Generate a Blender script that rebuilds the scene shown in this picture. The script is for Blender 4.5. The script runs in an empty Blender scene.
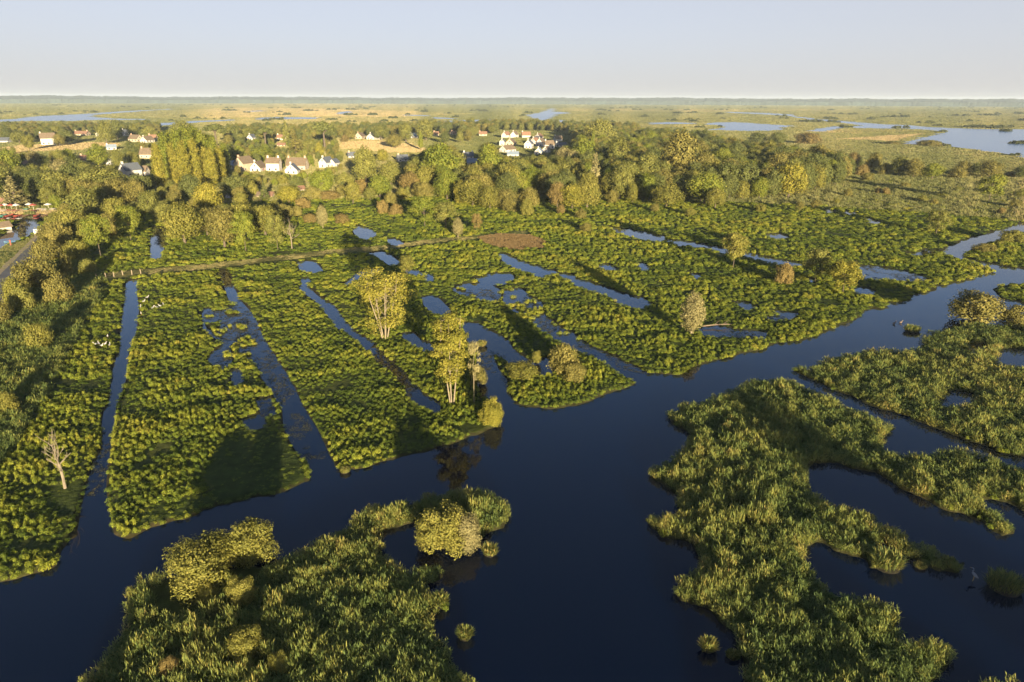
import bpy, bmesh, math, random
import numpy as np
from mathutils import Vector, Matrix

random.seed(7)
RNG = np.random.default_rng(11)
scene = bpy.context.scene
COL = scene.collection

# ------------------------------------------------------------------ camera
W, H = 1024, 682
F = 683.0                     # focal length in pixels
CAM_H = 40.0                  # metres above the water
PITCH = math.atan((341.0 - 99.0) / F)
ROLL = math.radians(0.2)
cam_d = bpy.data.cameras.new("camera")
cam = bpy.data.objects.new("camera", cam_d)
COL.objects.link(cam)
cam.location = (0, 0, CAM_H)
cam.rotation_mode = 'QUATERNION'
cam.rotation_quaternion = (Matrix.Rotation(math.pi / 2 - PITCH, 3, 'X') @ Matrix.Rotation(ROLL, 3, 'Z')).to_quaternion()
cam_d.sensor_width = 36.0
cam_d.lens = 36.0 * F / W
cam_d.clip_start = 0.5
cam_d.clip_end = 60000
scene.camera = cam

# ------------------------------------------------------------------ sun and sky
SUN_AZ = math.radians(15.6)      # behind the camera, a little to its right
SUN_EL = math.radians(6.8)
sun_dir = Vector((math.sin(SUN_AZ) * math.cos(SUN_EL), -math.cos(SUN_AZ) * math.cos(SUN_EL), math.sin(SUN_EL)))
sun_d = bpy.data.lights.new("sun", 'SUN')
sun_d.energy = 5.0
sun_d.color = (1.0, 0.81, 0.50)
sun_d.angle = math.radians(0.53)
sun = bpy.data.objects.new("sun", sun_d)
COL.objects.link(sun)
sun.rotation_mode = 'QUATERNION'
sun.rotation_quaternion = sun_dir.to_track_quat('Z', 'Y')
sun.location = (30, -60, 80)

world = bpy.data.worlds.new("World")
scene.world = world
world.use_nodes = True
wn = world.node_tree
wn.nodes.clear()
sky = wn.nodes.new('ShaderNodeTexSky')
sky.sky_type = 'NISHITA'
sky.sun_disc = False
sky.sun_elevation = SUN_EL
sky.sun_rotation = math.pi - SUN_AZ
sky.altitude = 0
sky.air_density = 0.4
sky.dust_density = 0.8
sky.ozone_density = 1.0
bg = wn.nodes.new('ShaderNodeBackground')
bg.inputs['Strength'].default_value = 0.073
wo = wn.nodes.new('ShaderNodeOutputWorld')
# pale ground haze whitens the low sky all round the horizon and thins out upwards
geo_w = wn.nodes.new('ShaderNodeTexCoord')
sep_w = wn.nodes.new('ShaderNodeSeparateXYZ')
wn.links.new(geo_w.outputs['Generated'], sep_w.inputs[0])
ramp_w = wn.nodes.new('ShaderNodeValToRGB')
ramp_w.color_ramp.interpolation = 'EASE'
ramp_w.color_ramp.elements[1].position = 0.42
for p_ in (0.12, 0.24):
    ramp_w.color_ramp.elements.new(p_)
for e_, v_ in zip(ramp_w.color_ramp.elements, (0.93, 0.80, 0.13, 0.0)):
    e_.color = (v_, v_, v_, 1)
wn.links.new(sep_w.outputs['Z'], ramp_w.inputs[0])
tone = wn.nodes.new('ShaderNodeMix')
tone.data_type = 'RGBA'
tone.inputs[7].default_value = (2.14, 2.05, 2.02, 1)
wn.links.new(ramp_w.outputs[0], tone.inputs[0])
wn.links.new(sky.outputs[0], tone.inputs[6])
wn.links.new(tone.outputs[2], bg.inputs[0])
wn.links.new(bg.outputs[0], wo.inputs[0])

vs = scene.view_settings
vs.view_transform = 'Standard'
vs.look = 'None'
vs.gamma = 1.0
vs.exposure = 2.05
vs.use_curve_mapping = False
cy = scene.cycles
cy.max_bounces = 5
cy.diffuse_bounces = 2
cy.glossy_bounces = 2
cy.transmission_bounces = 3
cy.transparent_max_bounces = 4
cy.volume_bounces = 0
cy.sample_clamp_indirect = 6
cy.use_denoising = True

# ------------------------------------------------------------------ pixel <-> ground
CP, SP = math.cos(PITCH), math.sin(PITCH)
CR, SR = math.cos(ROLL), math.sin(ROLL)
LAND = 0.3

def g(x, y, z=LAND):
    """the point of the horizontal plane z that the photograph shows at pixel x, y"""
    u = (x - W / 2) / F
    v = -(y - H / 2) / F
    uu = u * CR - v * SR
    vv = u * SR + v * CR
    dx = uu
    dy = CP + vv * SP
    dz = -SP + vv * CP
    t = (z - CAM_H) / dz if dz < -1e-5 else 1e6
    return (dx * t, dy * t)

def height_at(x, yb, yt):
    """metres from a base at pixel (x, yb) up to a top at pixel row yt"""
    X, Y = g(x, yb)
    lo, hi = 0.0, 80.0
    for _ in range(40):
        m = (lo + hi) / 2
        if to_px(X, Y, LAND + m)[1] > yt:
            lo = m
        else:
            hi = m
    return lo

def to_px(X, Y, Z):
    dz = Z - CAM_H
    fwd = Y * CP - dz * SP
    up = Y * SP + dz * CP
    uu, vv = X / fwd, up / fwd
    u = uu * CR + vv * SR
    v = -uu * SR + vv * CR
    return (W / 2 + u * F, H / 2 - v * F)

def metres(wpx, x, y):
    X, Y = g(x, y)
    fwd = Y * CP + (CAM_H - LAND) * SP
    return wpx * fwd / F

# ------------------------------------------------------------------ noise
def _hash(ix, iy, seed):
    h = (ix.astype(np.int64) * 374761393 + iy.astype(np.int64) * 668265263 + seed * 982451653) & 0xFFFFFFFF
    h = ((h ^ (h >> 13)) * 1274126177) & 0xFFFFFFFF
    h = h ^ (h >> 16)
    return (h & 0xFFFF) / 65535.0

def vnoise(x, y, seed=0):
    ix, iy = np.floor(x), np.floor(y)
    fx, fy = x - ix, y - iy
    fx = fx * fx * (3 - 2 * fx)
    fy = fy * fy * (3 - 2 * fy)
    a = _hash(ix, iy, seed); b = _hash(ix + 1, iy, seed)
    c = _hash(ix, iy + 1, seed); d = _hash(ix + 1, iy + 1, seed)
    return (a * (1 - fx) + b * fx) * (1 - fy) + (c * (1 - fx) + d * fx) * fy

def fbm(x, y, seed=0, oct=3):
    s, a, t = 0, 1.0, 0
    for k in range(oct):
        s = s + a * vnoise(x * 2 ** k + 17.3 * k, y * 2 ** k - 9.1 * k, seed + k)
        t += a
        a *= 0.5
    return s / t

# ------------------------------------------------------------------ objects and tags
def tag(o, label=None, category=None, group=None, kind=None):
    if label: o["label"] = label
    if category: o["category"] = category
    if group: o["group"] = group
    if kind: o["kind"] = kind
    return o

def link(o, parent=None):
    COL.objects.link(o)
    if parent is not None:
        o.parent = parent
    return o

def mesh_obj(name, me, parent=None, mat=None):
    o = bpy.data.objects.new(name, me)
    if mat is not None and len(me.materials) == 0:
        me.materials.append(mat)
    return link(o, parent)

def empty(name, loc, rz=0.0, sc=(1, 1, 1)):
    o = bpy.data.objects.new(name, None)
    o.empty_display_size = 0.5
    o.location = loc
    o.rotation_euler = (0, 0, rz)
    o.scale = sc
    return link(o)

def np_mesh(name, verts, faces_loops, sizes, tint=None, smooth=False):
    """mesh from flat numpy arrays"""
    me = bpy.data.meshes.new(name)
    nv = len(verts)
    me.vertices.add(nv)
    me.vertices.foreach_set('co', np.ascontiguousarray(verts, dtype=np.float32).ravel())
    me.loops.add(len(faces_loops))
    me.loops.foreach_set('vertex_index', np.ascontiguousarray(faces_loops, dtype=np.int32))
    me.polygons.add(len(sizes))
    starts = np.concatenate(([0], np.cumsum(sizes)[:-1])).astype(np.int32)
    me.polygons.foreach_set('loop_start', starts)
    try:
        me.polygons.foreach_set('loop_total', np.asarray(sizes, dtype=np.int32))
    except Exception:
        pass
    if smooth:
        me.polygons.foreach_set('use_smooth', np.ones(len(sizes), dtype=bool))
    if tint is not None:
        a = me.attributes.new('tint', 'FLOAT', 'POINT')
        a.data.foreach_set('value', np.ascontiguousarray(tint, dtype=np.float32))
    me.update(calc_edges=True)
    return me

class MB:
    """collects boxes, prisms and tubes into one mesh"""
    def __init__(s):
        s.v, s.f = [], []
    def add(s, vs_, fs_):
        n = len(s.v)
        s.v += [tuple(p) for p in vs_]
        s.f += [tuple(i + n for i in f) for f in fs_]
        return s
    def box(s, x0, x1, y0, y1, z0, z1):
        return s.add([(x0, y0, z0), (x1, y0, z0), (x1, y1, z0), (x0, y1, z0), (x0, y0, z1), (x1, y0, z1), (x1, y1, z1), (x0, y1, z1)],
                     [(0, 3, 2, 1), (4, 5, 6, 7), (0, 1, 5, 4), (1, 2, 6, 5), (2, 3, 7, 6), (3, 0, 4, 7)])
    def tube(s, pts, rad, n=6):
        pts = [Vector(p) for p in pts]
        base = len(s.v)
        for i, p in enumerate(pts):
            d = (pts[min(i + 1, len(pts) - 1)] - pts[max(i - 1, 0)])
            if d.length < 1e-6: d = Vector((0, 0, 1))
            q = d.to_track_quat('Z', 'Y')
            for k in range(n):
                a = 2 * math.pi * k / n
                s.v.append(tuple(p + q @ Vector((rad[i] * math.cos(a), rad[i] * math.sin(a), 0))))
        for i in range(len(pts) - 1):
            for k in range(n):
                a, b = base + i * n + k, base + i * n + (k + 1) % n
                s.f.append((a, b, b + n, a + n))
        s.f.append(tuple(base + k for k in reversed(range(n))))
        s.f.append(tuple(base + (len(pts) - 1) * n + k for k in range(n)))
        return s
    def lathe(s, prof, n=10, cx=0, cy=0):
        base = len(s.v)
        for r, z in prof:
            for k in range(n):
                a = 2 * math.pi * k / n
                s.v.append((cx + r * math.cos(a), cy + r * math.sin(a), z))
        for i in range(len(prof) - 1):
            for k in range(n):
                a, b = base + i * n + k, base + i * n + (k + 1) % n
                s.f.append((a, b, b + n, a + n))
        s.f.append(tuple(base + k for k in reversed(range(n))))
        s.f.append(tuple(base + (len(prof) - 1) * n + k for k in range(n)))
        return s
    def mesh(s, name, mat=None, smooth=False):
        me = bpy.data.meshes.new(name)
        me.from_pydata(s.v, [], s.f)
        if smooth:
            me.polygons.foreach_set('use_smooth', np.ones(len(s.f), dtype=bool))
        me.update()
        if mat is not None: me.materials.append(mat)
        return me
    def build(s, name, mat, parent=None, smooth=False):
        return mesh_obj(name, s.mesh(name, mat, smooth), parent)

# ------------------------------------------------------------------ materials
def new_mat(name):
    m = bpy.data.materials.new(name)
    m.use_nodes = True
    nt = m.node_tree
    nt.nodes.clear()
    out = nt.nodes.new('ShaderNodeOutputMaterial')
    return m, nt, out

def simple_mat(name, col, rough=0.7, var=0.15, scale=3.0, metallic=0.0, bump=0.0):
    m, nt, out = new_mat(name)
    b = nt.nodes.new('ShaderNodeBsdfPrincipled')
    tc = nt.nodes.new('ShaderNodeTexCoord')
    n = nt.nodes.new('ShaderNodeTexNoise')
    n.inputs['Scale'].default_value = scale
    n.inputs['Detail'].default_value = 4
    nt.links.new(tc.outputs['Object'], n.inputs['Vector'])
    cr = nt.nodes.new('ShaderNodeValToRGB')
    cr.color_ramp.elements[0].position = 0.3
    cr.color_ramp.elements[1].position = 0.7
    cr.color_ramp.elements[0].color = tuple(c * (1 - var) for c in col) + (1,)
    cr.color_ramp.elements[1].color = tuple(min(1, c * (1 + var)) for c in col) + (1,)
    nt.links.new(n.outputs['Fac'], cr.inputs[0])
    nt.links.new(cr.outputs[0], b.inputs['Base Color'])
    b.inputs['Roughness'].default_value = rough
    b.inputs['Metallic'].default_value = metallic
    if bump:
        bp = nt.nodes.new('ShaderNodeBump')
        bp.inputs['Strength'].default_value = bump
        nt.links.new(n.outputs['Fac'], bp.inputs['Height'])
        nt.links.new(bp.outputs[0], b.inputs['Normal'])
    nt.links.new(b.outputs[0], out.inputs[0])
    return m

def leaf_mat(name, stops, trans=0.25, obj_var=0.25, instancer=False, patch=0.0):
    """foliage: colour ramp driven by the per-leaf tint (and per-plant variation)"""
    m, nt, out = new_mat(name)
    at = nt.nodes.new('ShaderNodeAttribute')
    at.attribute_name = 'tint'
    oi = nt.nodes.new('ShaderNodeObjectInfo')
    val = at.outputs['Fac']
    def math_n(op, a, b):
        n = nt.nodes.new('ShaderNodeMath'); n.operation = op
        for i, q in enumerate((a, b)):
            if isinstance(q, (int, float)): n.inputs[i].default_value = q
            else: nt.links.new(q, n.inputs[i])
        return n.outputs[0]
    if instancer:
        ai = nt.nodes.new('ShaderNodeAttribute')
        ai.attribute_type = 'INSTANCER'
        ai.attribute_name = 'ptint'
        val = math_n('ADD', math_n('MULTIPLY', val, 0.35), math_n('MULTIPLY', ai.outputs['Fac'], 0.65))
    else:
        r = math_n('MULTIPLY', math_n('SUBTRACT', oi.outputs['Random'], 0.5), obj_var)
        val = math_n('ADD', val, r)
    cr = nt.nodes.new('ShaderNodeValToRGB')
    els = cr.color_ramp.elements
    while len(els) < len(stops): els.new(0.5)
    for e, (p, c) in zip(els, stops):
        e.position = p
        e.color = tuple(c) + (1,)
    nt.links.new(val, cr.inputs[0])
    d = nt.nodes.new('ShaderNodeBsdfPrincipled')
    d.inputs['Roughness'].default_value = 0.75
    d.inputs['Specular IOR Level'].default_value = 0.2
    t = nt.nodes.new('ShaderNodeBsdfTranslucent')
    nt.links.new(cr.outputs[0], d.inputs['Base Color'])
    nt.links.new(cr.outputs[0], t.inputs['Color'])
    mx = nt.nodes.new('ShaderNodeMixShader')
    mx.inputs[0].default_value = trans
    nt.links.new(d.outputs[0], mx.inputs[1])
    nt.links.new(t.outputs[0], mx.inputs[2])
    nt.links.new(mx.outputs[0], out.inputs[0])
    return m

def water_mat(name, base, wave_scale, strength, rough):
    m, nt, out = new_mat(name)
    b = nt.nodes.new('ShaderNodeBsdfPrincipled')
    b.inputs['Base Color'].default_value = tuple(base) + (1,)
    b.inputs['Roughness'].default_value = rough
    b.inputs['IOR'].default_value = 1.333
    geo = nt.nodes.new('ShaderNodeNewGeometry')
    n1 = nt.nodes.new('ShaderNodeTexNoise')
    n1.inputs['Scale'].default_value = wave_scale
    n1.inputs['Detail'].default_value = 3
    nt.links.new(geo.outputs['Position'], n1.inputs['Vector'])
    bp = nt.nodes.new('ShaderNodeBump')
    bp.inputs['Strength'].default_value = strength
    bp.inputs['Distance'].default_value = 0.05
    nt.links.new(n1.outputs['Fac'], bp.inputs['Height'])
    nt.links.new(bp.outputs[0], b.inputs['Normal'])
    nt.links.new(b.outputs[0], out.inputs[0])
    return m
# ================================================================== the lie of the land
# outlines read off the photograph, turned into metres on the ground; drawn in order, water then land
def outline(pts, tall=0.0):
    """ground outline; with reeds `tall` metres high the far bank is hidden behind their tops"""
    n = len(pts)
    area = sum(pts[i][0] * pts[(i + 1) % n][1] - pts[(i + 1) % n][0] * pts[i][1] for i in range(n))
    out = []
    for i in range(n):
        a, b, c = pts[i - 1], pts[i], pts[(i + 1) % n]
        z = LAND
        if tall:
            t = (c[0] - a[0], c[1] - a[1])
            nrm = (t[1], -t[0]) if area > 0 else (-t[1], t[0])
            L = math.hypot(*nrm) or 1
            if nrm[1] / L < -0.35:
                z = LAND + tall
        out.append(g(b[0], b[1], z))
    return np.array(out)

NB = [(-250, 690), (-80, 608), (0, 579), (30, 572), (58, 562), (62, 548), (76, 535), (85, 520), (105, 530), (128, 535), (150, 525),
      (185, 517), (205, 508), (240, 498), (275, 492), (312, 477), (318, 465), (338, 468), (350, 468), (385, 460), (430, 448),
      (460, 440), (488, 428), (500, 425), (508, 412), (512, 402), (532, 405), (550, 408), (575, 405), (600, 395), (635, 384),
      (643, 378), (640, 371), (655, 372), (680, 373), (700, 365), (740, 352), (768, 347), (778, 342), (800, 339), (818, 334),
      (835, 325), (860, 317), (868, 310), (887, 306), (883, 301), (893, 301), (913, 300), (915, 295), (939, 290), (940, 285),
      (965, 280), (980, 275), (993, 271), (990, 267), (975, 262), (957, 257), (944, 252), (952, 244), (973, 238), (993, 231),
      (1024, 222), (1090, 205), (1150, 195), (1500, 300), (1900, 1000), (-700, 1000)]
SHAPES = [('W', NB, 0)]
def Wp(*p): SHAPES.append(('W', list(p), 0))
def Lp(tall, *p): SHAPES.append(('L', list(p), tall))
def band(pl, w0, w1=None):
    """a ditch: polyline with a width in pixels across"""
    w1 = w1 or w0
    L, R = [], []
    n = len(pl)
    for i, (x, y) in enumerate(pl):
        a, c = pl[max(i - 1, 0)], pl[min(i + 1, n - 1)]
        t = (c[0] - a[0], c[1] - a[1]); l = math.hypot(*t)
        w = (w0 + (w1 - w0) * i / (n - 1)) / 2
        nx, ny = -t[1] / l * w, t[0] / l * w
        L.append((x + nx, y + ny)); R.append((x - nx, y - ny))
    return L + R[::-1]

SW_ISLAND = [(60, 740), (80, 682), (85, 662), (100, 644), (108, 629), (120, 609), (127, 594), (130, 576), (140, 568), (165, 562),
             (180, 556), (215, 552), (256, 550), (276, 548), (303, 537), (311, 530), (338, 522), (353, 505), (373, 495), (396, 492), (426, 485),
             (456, 480), (488, 482), (506, 490), (512, 508), (506, 527), (488, 530), (478, 540), (456, 547), (431, 548), (418, 538),
             (416, 520), (396, 526), (378, 532), (383, 542), (396, 552), (406, 556), (416, 560), (431, 553), (446, 560), (449, 570),
             (438, 580), (421, 583), (431, 585), (448, 592), (446, 604), (436, 607), (435, 620), (443, 622), (445, 632), (453, 637),
             (448, 647), (456, 649), (463, 660), (476, 670), (478, 682), (484, 760), (480, 900), (-20, 900)]
SE_NORTH = [(794, 368), (813, 359), (830, 352), (853, 346), (868, 345), (908, 342), (924, 337), (922, 330), (935, 325), (950, 322),
            (965, 318), (1000, 318), (1024, 316), (1150, 320), (1260, 470), (1100, 470), (1024, 455), (1005, 451), (990, 445),
            (975, 440), (943, 429), (908, 415), (893, 411), (878, 406), (860, 398), (843, 392), (828, 384), (810, 377)]
SE_SOUTH = [(768, 372), (794, 374), (810, 381), (828, 388), (843, 396), (860, 402), (878, 410), (893, 414), (905, 424), (888, 434),
            (885, 438), (893, 441), (910, 445), (928, 444), (948, 440), (968, 443), (985, 446), (1005, 453), (1024, 457), (1150, 490),
            (1200, 560), (1024, 508), (1005, 500), (990, 495), (979, 497), (983, 507), (978, 518), (963, 511), (943, 506), (923, 496),
            (893, 482), (873, 470), (833, 461), (813, 460), (808, 465), (806, 470), (812, 480), (825, 490), (845, 500), (862, 501),
            (877, 505), (882, 514), (905, 523), (918, 532), (936, 537), (944, 546), (957, 551), (964, 560), (958, 570), (940, 568),
            (928, 562), (912, 557), (898, 549), (885, 541), (880, 543), (900, 553), (905, 562), (885, 567), (868, 567), (865, 558),
            (843, 550), (818, 540), (798, 546), (810, 554), (820, 562), (828, 574), (850, 582), (868, 587), (888, 593), (900, 597),
            (898, 617), (903, 624), (918, 629), (928, 626), (943, 629), (953, 642), (948, 662), (928, 682), (920, 740), (910, 900),
            (745, 900), (740, 720), (741, 672), (744, 660), (737, 647), (737, 632), (719, 619), (709, 606), (692, 604), (679, 598),
            (677, 581), (663, 578), (662, 571), (697, 559), (703, 558), (697, 552), (689, 540), (672, 537), (654, 527), (641, 514),
            (654, 504), (678, 507), (677, 492), (664, 482), (649, 476), (651, 457), (672, 451), (682, 440), (689, 431), (674, 422),
            (667, 412), (677, 405), (684, 395), (702, 392), (724, 387), (737, 380), (754, 372)]
RT = 1.5
Lp(RT, *SW_ISLAND)
Lp(RT, *SE_NORTH)
Lp(RT, *SE_SOUTH)
Lp(0, (962, 255), (968, 250), (997, 238), (1024, 230), (1150, 208), (1300, 260), (1100, 277), (1024, 268), (1000, 264), (980, 261))
Lp(0.8, (994, 288), (1003, 282), (1024, 280), (1120, 285), (1120, 310), (1024, 302), (1005, 297))
Lp(0.8, (982, 503), (992, 502), (1005, 511), (1017, 520), (1014, 531), (1003, 535), (992, 527), (983, 516))
Lp(RT, (960, 676), (985, 668), (1000, 670), (1012, 680), (1016, 720), (965, 720))
# ponds in the right-hand reed beds
Wp((942, 404), (948, 393), (956, 389), (976, 392), (976, 402), (960, 408))
Wp((994, 360), (998, 350), (1012, 347), (1044, 351), (1044, 368), (1010, 368))
Wp((969, 352), (972, 344), (982, 341), (990, 345), (986, 353))
# left ditch
Wp((136, 279), (130, 281), (127, 300), (122, 322), (121, 347), (115, 362), (111, 377), (109, 397), (102, 410), (101, 425), (102, 440),
   (99, 455), (94, 470), (88, 485), (82, 505), (80, 530), (110, 532), (106, 505), (104, 485), (108, 460), (112, 440), (115, 420),
   (115, 405), (119, 393), (125, 375), (127, 350), (131, 332), (135, 307), (133, 292))
# middle ditch
Wp((221, 270), (226, 270), (232, 284), (240, 299), (247, 307), (256, 318), (265, 340), (275, 358), (291, 392), (300, 412), (313, 436),
   (336, 466), (342, 474), (312, 480), (309, 462), (291, 439), (284, 425), (283, 408), (272, 392), (262, 375), (250, 350), (242, 318), (232, 300))
Wp((202, 307), (232, 305), (246, 318), (256, 335), (262, 352), (255, 362), (243, 354), (239, 345), (232, 338), (226, 345), (229, 358),
   (222, 370), (207, 358), (213, 350), (222, 343), (214, 337), (203, 327))
Wp((232, 368), (238, 366), (242, 378), (236, 384))
Wp((256, 398), (270, 394), (276, 412), (264, 416))
Wp((244, 418), (258, 412), (268, 424), (252, 428))
# narrow ditch left of the tall trees
Wp(*band([(302, 284), (310, 291), (320, 301), (331, 311), (343, 322), (356, 335), (368, 345)], 7, 8))
Wp(*band([(372, 349), (384, 360), (398, 370), (408, 383)], 4, 5))
Wp((408, 384), (415, 384), (424, 393), (436, 402), (437, 409), (427, 407), (415, 400), (409, 392)) 
Wp((298, 262), (305, 260), (316, 260), (322, 270), (312, 273), (301, 269))
Wp((301, 278), (310, 276), (312, 281), (304, 283))
Wp((343, 283), (350, 276), (358, 271), (376, 268), (377, 272), (364, 276), (354, 281), (348, 286))
Wp((372, 252), (382, 251), (392, 257), (398, 262), (392, 264), (382, 258))
Wp((352, 230), (357, 225), (366, 228), (376, 233), (366, 238), (357, 236))
Wp((388, 239), (393, 238), (403, 243), (396, 245))
Wp((406, 270), (416, 268), (426, 272), (417, 276)); Wp((424, 275), (430, 274), (431, 280), (425, 279))
Wp((404, 333), (411, 331), (428, 343), (432, 350), (424, 350), (412, 342))
# pools behind the two tall trees
Wp((421, 296), (430, 294), (440, 300), (449, 308), (447, 314), (436, 311), (424, 304))
Wp((454, 288), (463, 284), (476, 282), (490, 284), (498, 291), (494, 300), (482, 299), (468, 295))
Wp((476, 277), (490, 273), (510, 272), (512, 278), (500, 283), (482, 283))
Wp((508, 290), (520, 287), (538, 300), (541, 306), (529, 314), (516, 310), (507, 300))
Wp((529, 308), (540, 310), (552, 322), (566, 330), (583, 340), (600, 349), (618, 358), (645, 371), (640, 380), (622, 372), (604, 360),
   (584, 351), (566, 342), (548, 332), (534, 322))
Wp((466, 322), (478, 322), (490, 331), (507, 340), (509, 345), (494, 350), (478, 351), (472, 340))
Wp((492, 349), (509, 346), (524, 356), (535, 362), (546, 357), (550, 372), (538, 374), (522, 368), (508, 358))
Wp((478, 352), (490, 352), (494, 368), (503, 378), (506, 392), (514, 402), (508, 414), (496, 396), (482, 396), (478, 380))
Wp((502, 253), (512, 257), (525, 261), (540, 266), (558, 272), (540, 276), (522, 270), (508, 262))
Wp((571, 277), (590, 281), (603, 285), (612, 289), (625, 293), (640, 297), (652, 303), (640, 307), (622, 303), (610, 295), (595, 291), (582, 286))
Wp((596, 264), (606, 263), (617, 268), (606, 271)); Wp((560, 272), (568, 273), (575, 278), (566, 278))
Wp((608, 226), (625, 228), (645, 232), (664, 236), (660, 241), (641, 238), (622, 233))
Wp((664, 239), (680, 239), (703, 243), (700, 247), (680, 245)); Wp((704, 245), (724, 247), (749, 252), (774, 258), (803, 262), (800, 266), (770, 262), (745, 256), (722, 251))
Wp((857, 264), (882, 266), (906, 270), (927, 279), (898, 280), (865, 278), (861, 271))
Wp((848, 288), (860, 286), (873, 291), (862, 294)); Wp((766, 234), (776, 232), (787, 237), (776, 239))
Wp((824, 208), (834, 210), (828, 212)); Wp((845, 211), (858, 212), (852, 215)); Wp((866, 217), (880, 221), (872, 223)); Wp((908, 252), (932, 249), (930, 253), (912, 255))
Wp((700, 327), (720, 325), (740, 328), (766, 331), (764, 337), (735, 336), (708, 334))
Wp((732, 300), (744, 300), (758, 306), (746, 309)); Wp((766, 314), (782, 310), (799, 312), (790, 318), (772, 319))
Wp((804, 276), (816, 278), (812, 283)); Wp((640, 262), (650, 266), (645, 269)); Wp((690, 270), (700, 276), (694, 279))
Wp((150, 240), (156, 226), (165, 229), (164, 240), (158, 258), (150, 258))
# quay canal
Wp((-40, 213), (0, 213), (30, 214), (56, 214), (51, 219), (39, 222), (33, 230), (21, 237), (0, 247), (-40, 258), (-40, 246), (4, 236),
   (15, 228), (24, 220), (0, 219), (-40, 220))
Lp(0, (220, 310), (234, 308), (240, 312), (226, 315)); Lp(0, (206, 322), (219, 321), (216, 328), (208, 328))
Lp(0, (452, 284), (470, 288), (468, 292), (455, 290))
Wp(*band([(223, 270), (235, 298), (250, 320), (268, 352), (284, 382), (300, 412), (317, 445), (331, 472)], 5, 15))
POLYS = [(k, outline(p, t)) for k, p, t in SHAPES]

FARSD = 12.0
def land_sd(P):
    """signed distance to the nearest bank, + on land, - on water (metres)"""
    sd = np.full(len(P), FARSD)
    for pi, (kind, Q) in enumerate(POLYS):
        lo, hi = Q.min(0) - FARSD, Q.max(0) + FARSD
        sel = np.nonzero((P[:, 0] > lo[0]) & (P[:, 0] < hi[0]) & (P[:, 1] > lo[1]) & (P[:, 1] < hi[1]))[0]
        if len(sel) == 0: continue
        p = P[sel]
        best = np.full(len(p), 1e9)
        ins = np.zeros(len(p), dtype=bool)
        n = len(Q)
        for i in range(n):
            a, b = Q[i], Q[(i + 1) % n]
            e = b - a
            L2 = max(e @ e, 1e-9)
            t = np.clip(((p - a) @ e) / L2, 0, 1)
            dx = p[:, 0] - a[0] - t * e[0]
            dy = p[:, 1] - a[1] - t * e[1]
            np.minimum(best, dx * dx + dy * dy, out=best)
            c = (a[1] > p[:, 1]) != (b[1] > p[:, 1])
            if c.any():
                xi = a[0] + (p[:, 1] - a[1]) / (e[1] if abs(e[1]) > 1e-9 else 1e-9) * e[0]
                ins ^= c & (p[:, 0] < xi)
        d = np.minimum(np.sqrt(best), FARSD)
        s = np.where(ins, d, -d)
        if kind == 'W': sd[sel] = np.minimum(sd[sel], -s - (0.28 if pi else 0.0))
        else: sd[sel] = np.maximum(sd[sel], s)
    d = np.hypot(P[:, 0], P[:, 1])
    amp = np.clip(d / 110.0, 0.5, 2.2)
    w = (fbm(P[:, 0] / (2.6 * amp), P[:, 1] / (2.6 * amp), 3, 3) - 0.5) * 2.4 * amp * 0.75
    return sd + w

def in_poly(P, Q):
    ins = np.zeros(len(P), dtype=bool)
    n = len(Q)
    for i in range(n):
        a, b = Q[i], Q[(i + 1) % n]
        c = (a[1] > P[:, 1]) != (b[1] > P[:, 1])
        xi = a[0] + (P[:, 1] - a[1]) / ((b[1] - a[1]) if abs(b[1] - a[1]) > 1e-9 else 1e-9) * (b[0] - a[0])
        ins ^= c & (P[:, 0] < xi)
    return ins

# ------------------------------------------------------------------ land cover (what grows or lies on the ground)
def GP(*p): return np.array([g(x, y) for x, y in p])
SAND, STRAW, TRACK, HEATH, MOWN, PLAIN, MARSH = (0.36, 0.26, 0.15), (0.25, 0.20, 0.085), (0.16, 0.145, 0.05), (0.20, 0.13, 0.065), (0.055, 0.085, 0.018), (0.22, 0.20, 0.09), (0.052, 0.060, 0.016)
TRACK_LINE = [(62, 283), (100, 277), (140, 272), (200, 267), (256, 261), (330, 252), (390, 247), (440, 240), (500, 235), (530, 232)]
COVER = [
    (SAND, GP((-60, 153), (0, 149), (18, 145), (59, 144), (95, 142), (121, 143.5), (117, 146), (91, 148), (79, 150), (29, 152), (0, 157), (-60, 162))),
    (SAND, GP((338, 142), (369, 140.5), (384, 141), (410, 143.5), (428, 149), (422, 153), (384, 153), (357, 149), (338, 150))),
    (MOWN, GP((370, 145), (392, 144), (396, 147), (374, 148))), (MOWN, GP((405, 146), (424, 146), (426, 150), (408, 149))),
    (SAND, GP((-60, 215), (0, 209), (64, 211), (62, 214), (0, 213), (-60, 219))),
    (SAND, GP((826, 139.5), (878, 136), (908, 134), (930, 132.8), (918, 136), (893, 141.5), (872, 140))),
    (STRAW, GP((95, 115.5), (150, 111), (256, 107.5), (330, 109), (420, 111.5), (480, 114), (400, 117), (300, 116.3), (256, 117), (200, 119), (125, 117.5))),
    (STRAW, GP((0, 115), (40, 113.5), (90, 111.5), (95, 112.5), (50, 114.5), (0, 117))),
    (STRAW, GP((520, 108), (700, 109), (860, 110), (700, 112), (560, 111))),
    (STRAW, GP((600, 124), (650, 123.5), (720, 126), (640, 128))), (STRAW, GP((800, 132), (860, 129), (920, 130.5), (860, 134))),
    (TRACK, np.array([g(x, y) for x, y in band(TRACK_LINE, 5.5, 3)])),
    (HEATH, GP((478, 237), (500, 233.5), (530, 235), (545, 240), (543, 247), (515, 250), (490, 245))),
    (MOWN, GP((-30, 258), (25, 240), (50, 225), (60, 215), (66, 216), (45, 240), (20, 262), (-30, 285))),
]
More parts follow.
